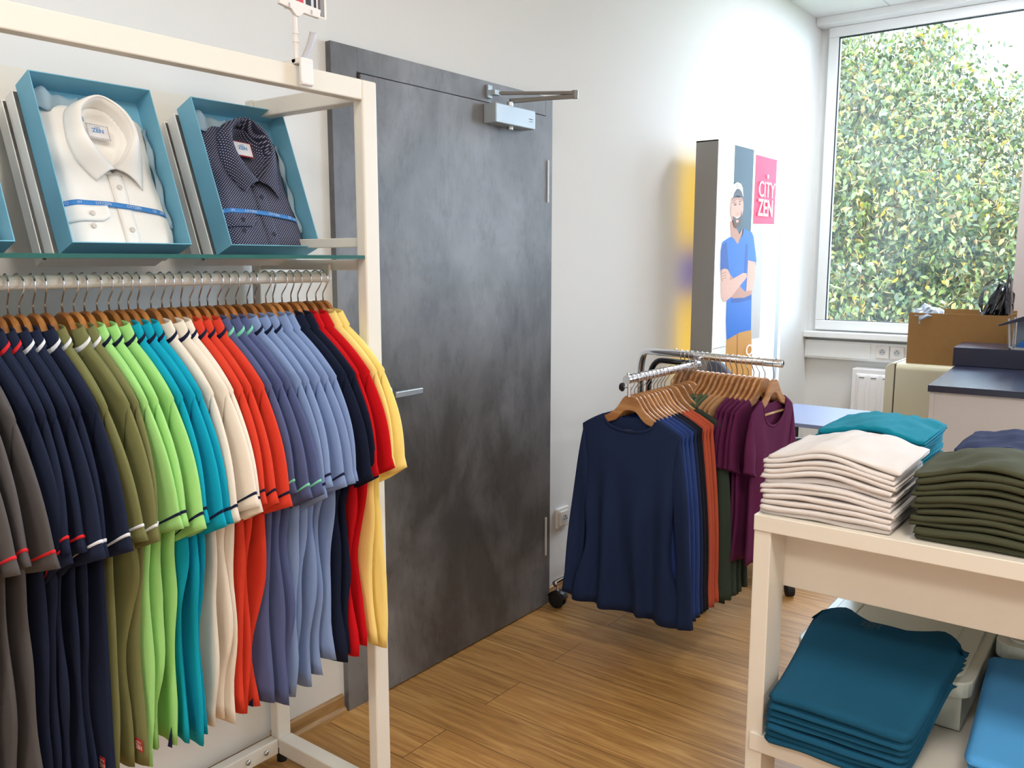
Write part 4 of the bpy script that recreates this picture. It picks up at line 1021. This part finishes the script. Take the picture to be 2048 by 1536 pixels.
for i in range(npet):
    h = .0148 if i < npet - 1 else .022
    xx = 1.652 + r5.uniform(-.006, .004) + i * .0010
    nm = ordn[i] if i < npet - 1 else 'topmost'
    back = [.548, .557, .566, .574, .581, .588, .596][i]
    end = 1.90 + .014 * i
    o, cc = long_fold('%s folded petrol blue shirt in the pile on the lower shelf' % nm, 'petrol folded shirts on the lower shelf', PF, xx, 2.035 - .008 * (npet - i) if i else 1.92, .335 - .002 * i + r5.uniform(-.003, .003), .602 + r5.uniform(-.004, .004), zf, max(back - .008, zf), h, i * 1.7, neck=(i == npet - 1), fan=-.040 - .012 * (npet - i) / npet)
    zf += h * .98
    if i == npet - 1:
        b = MB()
        Mt = frame((1.925 - cc.x, .468 - cc.y, back + h * .9 - cc.z + .004), (0, -1, 0), (.94, 0, .25))
        to = add_text('neck_print', 'ZEN', .022, Mt, mat('print_grey', (58, 84, 96), .8), o, bold=.0006); add_text('neck_print', 'CITY', .008, Mt @ Matrix.Translation((0, -.014, 0)), mat('print_grey', (58, 84, 96), .8), o)
zf = .4215
for i in range(5):
    h = .019
    nm = ordn[i] if i < 4 else 'topmost'
    o, cc = long_fold('%s folded sky blue shirt in the pile on the lower shelf' % nm, 'sky blue folded shirts on the lower shelf', LF, 1.675 + r5.uniform(-.006, .004), 2.12 - .01 * (4 - i), -.04, .222 + r5.uniform(-.004, .004) + .003 * i, zf, .475 + .014 * i, h, i * 2.3, fan=.022)
    zf += h * .98
# storage boxes
def storage_box(label, x0, x1, y0, y1, z, hgt, window=False):
    t = thing('storage_box', label, 'storage box', ((x0 + x1) / 2, (y0 + y1) / 2, z), 0, 'storage boxes on the lower shelf')
    a, c = (x1 - x0) / 2, (y1 - y0) / 2
    b = MB(); bw = .018
    zt = hgt - .03
    b.box(-a + bw, a - bw, -c + bw, c - bw, 0, .004); b.box(-a + bw, -a + bw + .003, -c + bw, c - bw, 0, zt if not window else .035)
    b.box(a - bw - .003, a - bw, -c + bw, c - bw, 0, zt); b.box(-a + bw, a - bw, c - bw - .003, c - bw, 0, zt); b.box(-a + bw, a - bw, -c + bw, -c + bw + .003, 0, zt)
    if window:
        b.box(-a + bw, -a + bw + .003, c - bw - .03, c - bw, .035, zt); b.box(-a + bw, -a + bw + .003, -c + bw, -c + bw + .03, .035, zt)
        b.box(-a + bw - .014, -a + bw + .004, -c + bw, c - bw, .028, .038)
    b.build('bin', FROST, t, bevel=.004)
    if window:
        MB().box(-a + bw + .012, a - .05, -c + .05, c - .05, .006, zt - .01).build('stored_clothes', cloth('bin_dark', (36, 34, 52)), t, bevel=.02)
    def rr(x, y, r, n=5):
        p = []
        for cx, cy, a0 in ((x - r, y - r, 0), (-x + r, y - r, 90), (-x + r, -y + r, 180), (x - r, -y + r, 270)):
            for i in range(n + 1): p.append((cx + r * cos(radians(a0 + 90 * i / n)), cy + r * sin(radians(a0 + 90 * i / n))))
        return p
    b = MB(); b.prism(rr(a, c, .04), zt - .012, hgt - .006, 2); b.prism(rr(a - .022, c - .022, .03), hgt - .006, hgt, 2); lid = b.build('lid', FROST, t, bevel=.003)
    b = MB(); [b.box(-a + .03, a - .03, yy - .003, yy + .003, hgt, hgt + .003) for yy in (-c * .62, c * .62)]; b.build('lid_rib', FROST, lid, bevel=.001)
storage_box('frosted lidded storage box behind the petrol shirts on the lower shelf', 1.93, 2.43, .262, .636, .4205, .122)
storage_box('frosted storage box with open front showing dark clothes on lower shelf', 2.13, 2.435, -.12, .252, .4205, .150, True)

# ------------------------------------------------------------------ counter and things by the window
cx0, cy0 = 3.936, .787; CR = radians(3.2)
ct = thing('service_counter', 'white service counter with dark navy top near the window', 'counter', (cx0, cy0, 0), CR)
b = MB(); b.box(0, 1.17, -1.3, 0, .872, .90); b.build('counter_top', NAVYTOP, ct, bevel=.001)
b = MB(); b.box(.02, .038, -1.28, -.025, 0, .872); b.build('front_panel', DESKSIDE, ct, bevel=.001)
b = MB(); b.box(.016, 1.15, -.025, -.007, 0, .872); b.build('side_panel', DESKSIDE, ct, bevel=.001)
b = MB(); b.box(.022, 1.15, -1.298, -1.28, 0, .872); b.build('side_panel', DESKSIDE, ct)
Mi = Matrix.Translation((cx0, cy0, 0)) @ Matrix.Rotation(CR, 4, 'Z')
bx = thing('counter_riser', 'dark navy flat box riser standing on the dark counter top', 'box', (cx0, cy0, .9005), CR)
b = MB(); b.box(.82, 1.165, -1.25, .012, 0, .092); b.build('riser_body', NAVYTOP, bx, bevel=.0015)
# holder with blue leaflets on the riser
q0 = px(2023, 697, 2, .995)
lh_ = thing('leaflet_holder', 'open metal leaflet holder with slanted dark cover on the dark riser', 'holder', (4.80, px(2020, 690, 0, 4.80)[1], .9935))
hy = 0
b = MB(); b.box(-.004, .004, -.004, .004, 0, .150, Matrix.Rotation(radians(-5), 4, 'X')); b.box(-.004, .004, -.30, .004, 0, .006); b.box(.10, .108, -.004, .004, 0, .15); b.box(-.004, .108, -.004, .004, 0, .006)
b.build('wire_frame', SILVER, lh_)
b = MB(); b.prism([(.055, .118), (.050, .112), (-.30, .215), (-.30, .262), (-.29, .265)], -.03, .16, 0); b.build('slanted_cover', NAVYTOP, lh_)
b = MB(); b.box(.09, .094, -.30, -.012, .006, .150); b.build('back_plate', mat('plate_grey', (120, 134, 148), .4), lh_)
lf = thing('leaflet_stack', 'bright blue leaflets lying in the metal holder', 'leaflets', (4.83, lh_.location[1] - .10, 1.003))
b = MB()
for i in range(5): b.box(-.02, .05, -.12 + .002 * i, .075 - .004 * i, .006 * i, .006 * i + .005)
b.build('sheets', mat('leaflet_blue', (20, 110, 196), .4), lf)
# fridge-like cream cabinet
fg = thing('cream_cabinet', 'cream enamel cabinet with rounded top under the cardboard box', 'cabinet', (5.46, .91, 0))
def rbox(x0, x1, y0, y1, z0, z1, r, axis=1):
    """box with rounded top edge on x0 side and both y ends handled by bevel"""
    b = MB(); n = 8
    pr = [(x0, z0)] + [(x0 + r - r * cos(radians(90 * i / n)), z1 - r + r * sin(radians(90 * i / n))) for i in range(n + 1)] + [(x1, z1), (x1, z0)]
    b.prism(pr, y0, y1, 1); return b
rel(fg, rbox(5.16, 5.76, .61, 1.205, .06, .848, .035)).build('cabinet_body', CREAM, fg, bevel=.003)
pr = MB(); n = 8; rr_ = .045; y0, y1, z1 = 1.213, 1.262, .848
pp = [(y0, .06), (y0, z1)] + [(y1 - rr_ + rr_ * sin(radians(90 * i / n)), z1 - rr_ + rr_ * cos(radians(90 * i / n))) for i in range(n + 1)] + [(y1, .06)]
pr.prism(pp, 5.165, 5.755, 0); rel(fg, pr).build('cabinet_door', CREAM, fg, bevel=.003)
b = MB(); b.box(5.17, 5.75, 1.2055, 1.2125, .07, .84); rel(fg, b).build('door_gap_strip', mat('seal_grey', (92, 88, 84), .7), fg)
b = MB(); [b.box(x, x + .04, y, y + .04, 0, .06) for x in (5.2, 5.68) for y in (.65, 1.13)]; rel(fg, b).build('foot', RUBBER, fg)
# cardboard box
k0 = px(1812, 722, 0, 5.20); k1 = px(2012, 640, 0, 5.20)
byL, byR, bz0, bz1 = k0[1], k1[1] - .01, .849, px(1814, 625, 0, 5.20)[2]
cb = thing('cardboard_box', 'open brown cardboard box on the cream cabinet in front of window', 'cardboard box', (5.36, (byL + byR) / 2, bz0))
w2 = (byL - byR) / 2; hh = bz1 - bz0
b = MB(); b.box(-.16, -.155, -w2, w2, 0, hh); b.box(.155, .16, -w2, w2, 0, hh + .012); b.box(-.155, .155, -w2, -w2 + .005, 0, hh); b.box(-.155, .155, w2 - .005, w2, 0, hh); b.box(-.155, .155, -w2, w2, 0, .004)
b.build('carton', CARD, cb)
def crumple(name, label, cat, loc, size, m, seed, spikes=1.):
    b = MB(); nu, nv = 26, 16
    def f(a, v):
        th = 2 * pi * a; ph = pi * v - pi / 2
        d = Vector((cos(ph) * cos(th), cos(ph) * sin(th), sin(ph)))
        k = 1 + spikes * (.28 * noise.noise(d * 2.6 + Vector((seed, 0, 0))) + .16 * noise.noise(d * 7 + Vector((seed, 3, 0))))
        return (d.x * size[0] * k, d.y * size[1] * k, d.z * size[2] * k)
    b.grid(f, nu, nv); o = b.build(name, m, None, smooth=False, loc=loc); return tag(o, label, cat)
SHINY = mat('black_film', (34, 36, 44), .18, coat=.6)
GREYF = mat('grey_film', (150, 162, 178), .2, coat=.5)
crumple('plastic_wrapped_garment', 'grey plastic wrapped garment sticking out of the left end of the cardboard box', 'packet', (5.30, byL - .075, bz1 - .03), (.10, .085, .065), GREYF, 1.3)
for j, (dy, sz, hz, ti) in enumerate(((.115, (.05, .022, .13), .03, .35), (.085, (.06, .02, .12), .03, .3), (.055, (.05, .02, .125), .02, .2), (.02, (.06, .018, .17), .045, -.05))):
    o = crumple('wrapped_garment', ['black wrapped garment standing leftmost in the right end of cardboard box', 'black wrapped garment leaning second from left in the box end', 'black wrapped garment third from left in the box end', 'tall black wrapped garment at the rightmost end of the cardboard box'][j], 'packet', (5.34, byR + dy, bz1 + hz), sz, SHINY, 3 + j * 2.2, .8)
    o.rotation_euler = (ti, 0, 0)
o = crumple('clear_bag', 'clear plastic bag bulging over the right end of cardboard box', 'bag', (5.36, byR + .085, bz1 + .055), (.07, .085, .13), CLEARBAG, 8.1, .5)

# chair and side table behind the chrome rack
ch = thing('office_chair', 'dark slate office chair with curved backrest behind the chrome rack', 'chair', (3.66, 1.42, 0), radians(-50))
b = MB()
def bk(a, v):
    y = -.20 + .40 * a; top = .985 - .13 * (abs(a - .45) * 2) ** 2.2
    return (-.20 + .05 * (abs(a - .5) * 2) ** 2, y, .55 + (top - .55) * v)
cyb = px(1487, 730, 0, 3.75)
b.grid(bk, 20, 12); b.build('backrest', mat('slate_upholstery', (78, 86, 104), .8, bump=(600, .2)), ch, smooth=True, solid=.035, loc=(0, 0, 0))
b = MB(); b.box(-.2, .24, -.23, .23, .43, .50); b.build('seat', mat('slate_upholstery', (78, 86, 104), .8), ch, bevel=.025)
for sy in (-.27, .25):
    b = MB(); b.tube([(-.15, sy, .45), (-.16, sy, .60)] + arcpts((-.08, sy, .60), .08, pi, pi / 2, 6, 'xz') + [(.12, sy, .68)] + arcpts((.12, sy, .60), .08, pi / 2, 0, 6, 'xz') + [(.20, sy, .45)], .016, 10); b.build('armrest', BLACKP, ch, smooth=True)
b = MB(); b.tube([(0, 0, .07), (0, 0, .43)], .025, 12); b.build('column', CHROME, ch)
b = MB()
for i in range(5): b.tube([(0, 0, .09), (.27 * cos(i * 1.257), .27 * sin(i * 1.257), .06)], [.025, .014], 8)
b.build('star_base', BLACKP, ch)
for i in range(5):
    b = MB(); b.tube([(.27 * cos(i * 1.257) - .015, .27 * sin(i * 1.257), .027), (.27 * cos(i * 1.257) + .015, .27 * sin(i * 1.257), .027)], .027, 12); b.build('wheel', RUBBER, ch)
tz_ = .60; ta = px(1640, 838, 2, tz_)
st = thing('side_table', 'low side table with pale blue grey top behind the chrome rack', 'table', (4.62, 1.42, 0))
b = MB(); b.box(-.30, .30, -.16, .27, tz_ - .02, tz_)
b.build('table_top', mat('blue_grey_top', (132, 144, 178), .35), st, bevel=.003)
for dx in (-.27, .27):
    for dy in (-.13, .24): b = MB(); b.tube([(dx, dy, 0), (dx, dy, tz_ - .02)], .013, 10); b.build('leg', BLACKP, st)

# ------------------------------------------------------------------ tree outside
tre = thing('linden_tree', 'large green and yellow leafy tree outside the window', 'tree', (14.6, 4.2, -6))
TC = Vector((14.6, 4.3, 1.7)); TR = Vector((2.9, 3.3, 3.3))
BARK = mat('bark', (84, 70, 62), .9, bump=(20, .5))
b = MB(); b.tube([TC + Vector((.3, .2, -7.7)), TC + Vector((.2, .1, -4)), TC + Vector((0, 0, -1.5)), TC + Vector((.1, .2, 1.2)), TC + Vector((.2, .3, 3))], [.32, .26, .2, .11, .03], 12); rel(tre, b).build('trunk', BARK, tre, smooth=True)
rt = random.Random(3)
for i in range(26):
    a0 = TC + Vector((0, 0, rt.uniform(-2.2, 1.6))); d = Vector((rt.uniform(-1.4, .6), rt.uniform(-1, 1), rt.uniform(-.15, .8))).normalized(); ln = rt.uniform(1.4, 3.0)
    pts = [a0 + d * ln * q + Vector((0, 0, .3 * sin(q * 3 + i))) * q + Vector((rt.uniform(-.1, .1), rt.uniform(-.1, .1), rt.uniform(-.1, .1))) * (q > 0) for q in (0, .25, .5, .75, 1)]
    b = MB(); b.tube(pts, [.085, .06, .045, .03, .012], 7); rel(tre, b).build('branch', BARK, tre, smooth=True)
rs = np.random.RandomState(4)
NL = 130000
d = rs.normal(size=(NL * 2, 3)); d /= np.linalg.norm(d, axis=1)[:, None]
rad = rs.uniform(.25, 1, size=(NL * 2)) ** .45
P = d * rad[:, None]
# clumping: keep leaves near cluster centres
cc = rs.normal(size=(900, 3)); cc /= np.linalg.norm(cc, axis=1)[:, None]; cc *= (rs.uniform(.1, 1, 900) ** .4)[:, None]
idx = rs.randint(0, 900, NL); P = cc[idx] + rs.normal(size=(NL, 3)) * .085
P = P * np.array([TR.x, TR.y, TR.z]) + np.array([TC.x - 14.6, TC.y - 4.2, TC.z + 6])
keep = (P[:, 0] < 1.6); P = P[keep]; nl = len(P)
sz = rs.uniform(.038, .068, nl); kindr = rs.rand(nl)
ax = rs.normal(size=(nl, 3)); ax[:, 2] -= .9; ax /= np.linalg.norm(ax, axis=1)[:, None]
nn = rs.normal(size=(nl, 3)); nn[:, 0] -= .8; sd = np.cross(ax, nn); sd /= np.linalg.norm(sd, axis=1)[:, None]; nr = np.cross(sd, ax)
wd = np.where(kindr > .80, .28, .85)
tpl = [(0, -.1, 0), (.5, .5, .12), (.42, 1.1, .08), (0, 1.8, -.1), (-.42, 1.1, .08), (-.5, .5, .12)]
V = np.zeros((nl, 6, 3))
for k, (a, c, e) in enumerate(tpl): V[:, k] = P + (sd * (a * wd)[:, None] + ax * c + nr * e) * sz[:, None]
F = (np.arange(nl)[:, None] * 6 + np.arange(6)[None]).tolist()
me = D.meshes.new('leaves'); me.from_pydata(V.reshape(-1, 3).tolist(), [], F)
pal = np.array([lin(c) for c in ((92, 108, 58), (62, 84, 48), (120, 132, 78), (104, 118, 58), (122, 136, 104), (196, 166, 40), (178, 142, 92), (196, 168, 120))])
pal = (pal * np.array([1.18, 1.12, .70])).clip(0, 1)
ci = np.searchsorted(np.cumsum([.22, .2, .14, .12, .06, .04, .11, .11]), kindr).clip(0, 7)
cols = np.ones((nl, 6, 4)); cols[:, :, :3] = (pal[ci] * rs.uniform(.14, .62, nl)[:, None])[:, None, :]
ca = me.color_attributes.new('leaf', 'FLOAT_COLOR', 'POINT'); ca.data.foreach_set('color', cols.reshape(-1))
lm_ = D.materials.new('leaf'); lm_.use_nodes = True; nt = lm_.node_tree; p = nt.nodes['Principled BSDF']; p.inputs['Roughness'].default_value = .45
at = N(nt, 'ShaderNodeAttribute'); at.attribute_name = 'leaf'; L(nt, at.outputs['Color'], p.inputs['Base Color'])
tl = N(nt, 'ShaderNodeBsdfTranslucent'); L(nt, at.outputs['Color'], tl.inputs[0]); mx = N(nt, 'ShaderNodeMixShader'); mx.inputs[0].default_value = .3
L(nt, p.outputs[0], mx.inputs[1]); L(nt, tl.outputs[0], mx.inputs[2]); L(nt, mx.outputs[0], nt.nodes['Material Output'].inputs[0])
fo = link('foliage', me, lm_, tre)
t2_ = thing('leafy_tree', 'darker green tree further back behind the large tree outside the window', 'tree', (20, 5.6, -6))
n2 = 42000; P = rs.normal(size=(n2, 3)); P /= np.linalg.norm(P, axis=1)[:, None]; P *= (rs.uniform(.3, 1, n2) ** .4)[:, None]
P = P * np.array([2.5, 5.6, 4.6]) + np.array([0, 0, 4.9]); sz = rs.uniform(.09, .15, n2)
ax = rs.normal(size=(n2, 3)); ax /= np.linalg.norm(ax, axis=1)[:, None]; nn = rs.normal(size=(n2, 3)); nn[:, 0] -= 1.2; sd = np.cross(ax, nn); sd /= np.linalg.norm(sd, axis=1)[:, None]; nr = np.cross(sd, ax)
V = np.zeros((n2, 6, 3))
for k, (a, c, e) in enumerate(tpl): V[:, k] = P + (sd * (a * .9) + ax * c + nr * e) * sz[:, None]
me2 = D.meshes.new('leaves'); me2.from_pydata(V.reshape(-1, 3).tolist(), [], (np.arange(n2)[:, None] * 6 + np.arange(6)[None]).tolist())
cols = np.ones((n2, 6, 4)); cols[:, :, :3] = (pal[rs.randint(0, 4, n2)] * rs.uniform(.12, .38, n2)[:, None])[:, None, :]
ca = me2.color_attributes.new('leaf', 'FLOAT_COLOR', 'POINT'); ca.data.foreach_set('color', cols.reshape(-1)); link('foliage', me2, lm_, t2_)
b = MB(); b.tube([(0, 0, 0), (.1, .1, 3), (0, .2, 6)], [.28, .22, .1], 10); b.build('trunk', BARK, t2_, smooth=True)
# ground outside
struct('ground', MB().box(6.4, 60, -30, 40, -6.2, -6), mat('grass_ground', (96, 120, 70), .95, var=(2, .2)))

# ------------------------------------------------------------------ lights
w = D.worlds.new('World'); bpy.context.scene.world = w; w.use_nodes = True; bg = w.node_tree.nodes['Background']
bg.inputs[0].default_value = (.68, .83, 1, 1); bg.inputs[1].default_value = 19.0
def area(name, loc, rot, sx, sy, e, col, portal=False):
    l = D.lights.new(name, 'AREA'); l.shape = 'RECTANGLE'; l.size = sx; l.size_y = sy; l.energy = e; l.color = col
    if portal: l.cycles.is_portal = True
    o = D.objects.new(name, l); C.objects.link(o); o.location = loc; o.rotation_euler = rot; o['kind'] = 'structure'; return o
for i, (y0, y1, z0, z1) in enumerate(WIN):
    area('window_portal', (XW + .07, (y0 + y1) / 2, (z0 + z1) / 2), (0, radians(90), 0), z1 - z0, y1 - y0, 1, (1, 1, 1), True)
FILLC = mat('added_fill_cool', (244, 249, 255), .5, emit=9)  # cool panels are added fill for the surfaces near the window
LEDM = mat('led_panel', (255, 246, 232), .5, emit=6)
for i, (lx, ly) in enumerate(((.7, -.3), (.7, -2.4), (-.9, .5), (-1.3, -2.4), (5.1, .9), (4.5, -1.6))):  # the pair towards the window is added to brighten that end
    t = thing('ceiling_light', 'unseen square LED panel in the ceiling above the shop floor', 'ceiling light', (lx, ly, ZC), 0, 'LED ceiling panels')
    MB().box(-.30, .30, -.30, .30, -.012, 0).build('frame', PVC, t)
    MB().box(-.28, .28, -.28, .28, -.014, -.011).build('diffuser', LEDM if lx < 4 else FILLC, t)
    area('led_light', (lx, ly, ZC - .02), (0, 0, 0), .56, .56, 27 if lx < 4 else (31 if ly > 0 else 12), (1, .955, .895) if lx < 4 else (.90, .95, 1))
sl_ = D.lights.new('sun', 'SUN'); sl_.energy = 9; sl_.angle = radians(.6); sl_.color = (1, .95, .85); so_ = D.objects.new('sun', sl_); C.objects.link(so_); so_['kind'] = 'structure'
so_.rotation_euler = Vector((-.75, -.35, .75)).to_track_quat('Z', 'Y').to_euler()

# ------------------------------------------------------------------ camera
cm = D.cameras.new('camera'); co = D.objects.new('camera', cm); C.objects.link(co); bpy.context.scene.camera = co
cm.sensor_width = 36; cm.lens = FPX / W0 * 36; cm.clip_start = .05; cm.clip_end = 200
co.location = (0, 0, CAMZ); co.rotation_euler = (radians(90) - PIT, 0, YAW - radians(90))
vs = bpy.context.scene.view_settings; vs.view_transform = 'Standard'; vs.look = 'None'; vs.gamma = 1; vs.exposure = 0; vs.use_curve_mapping = False
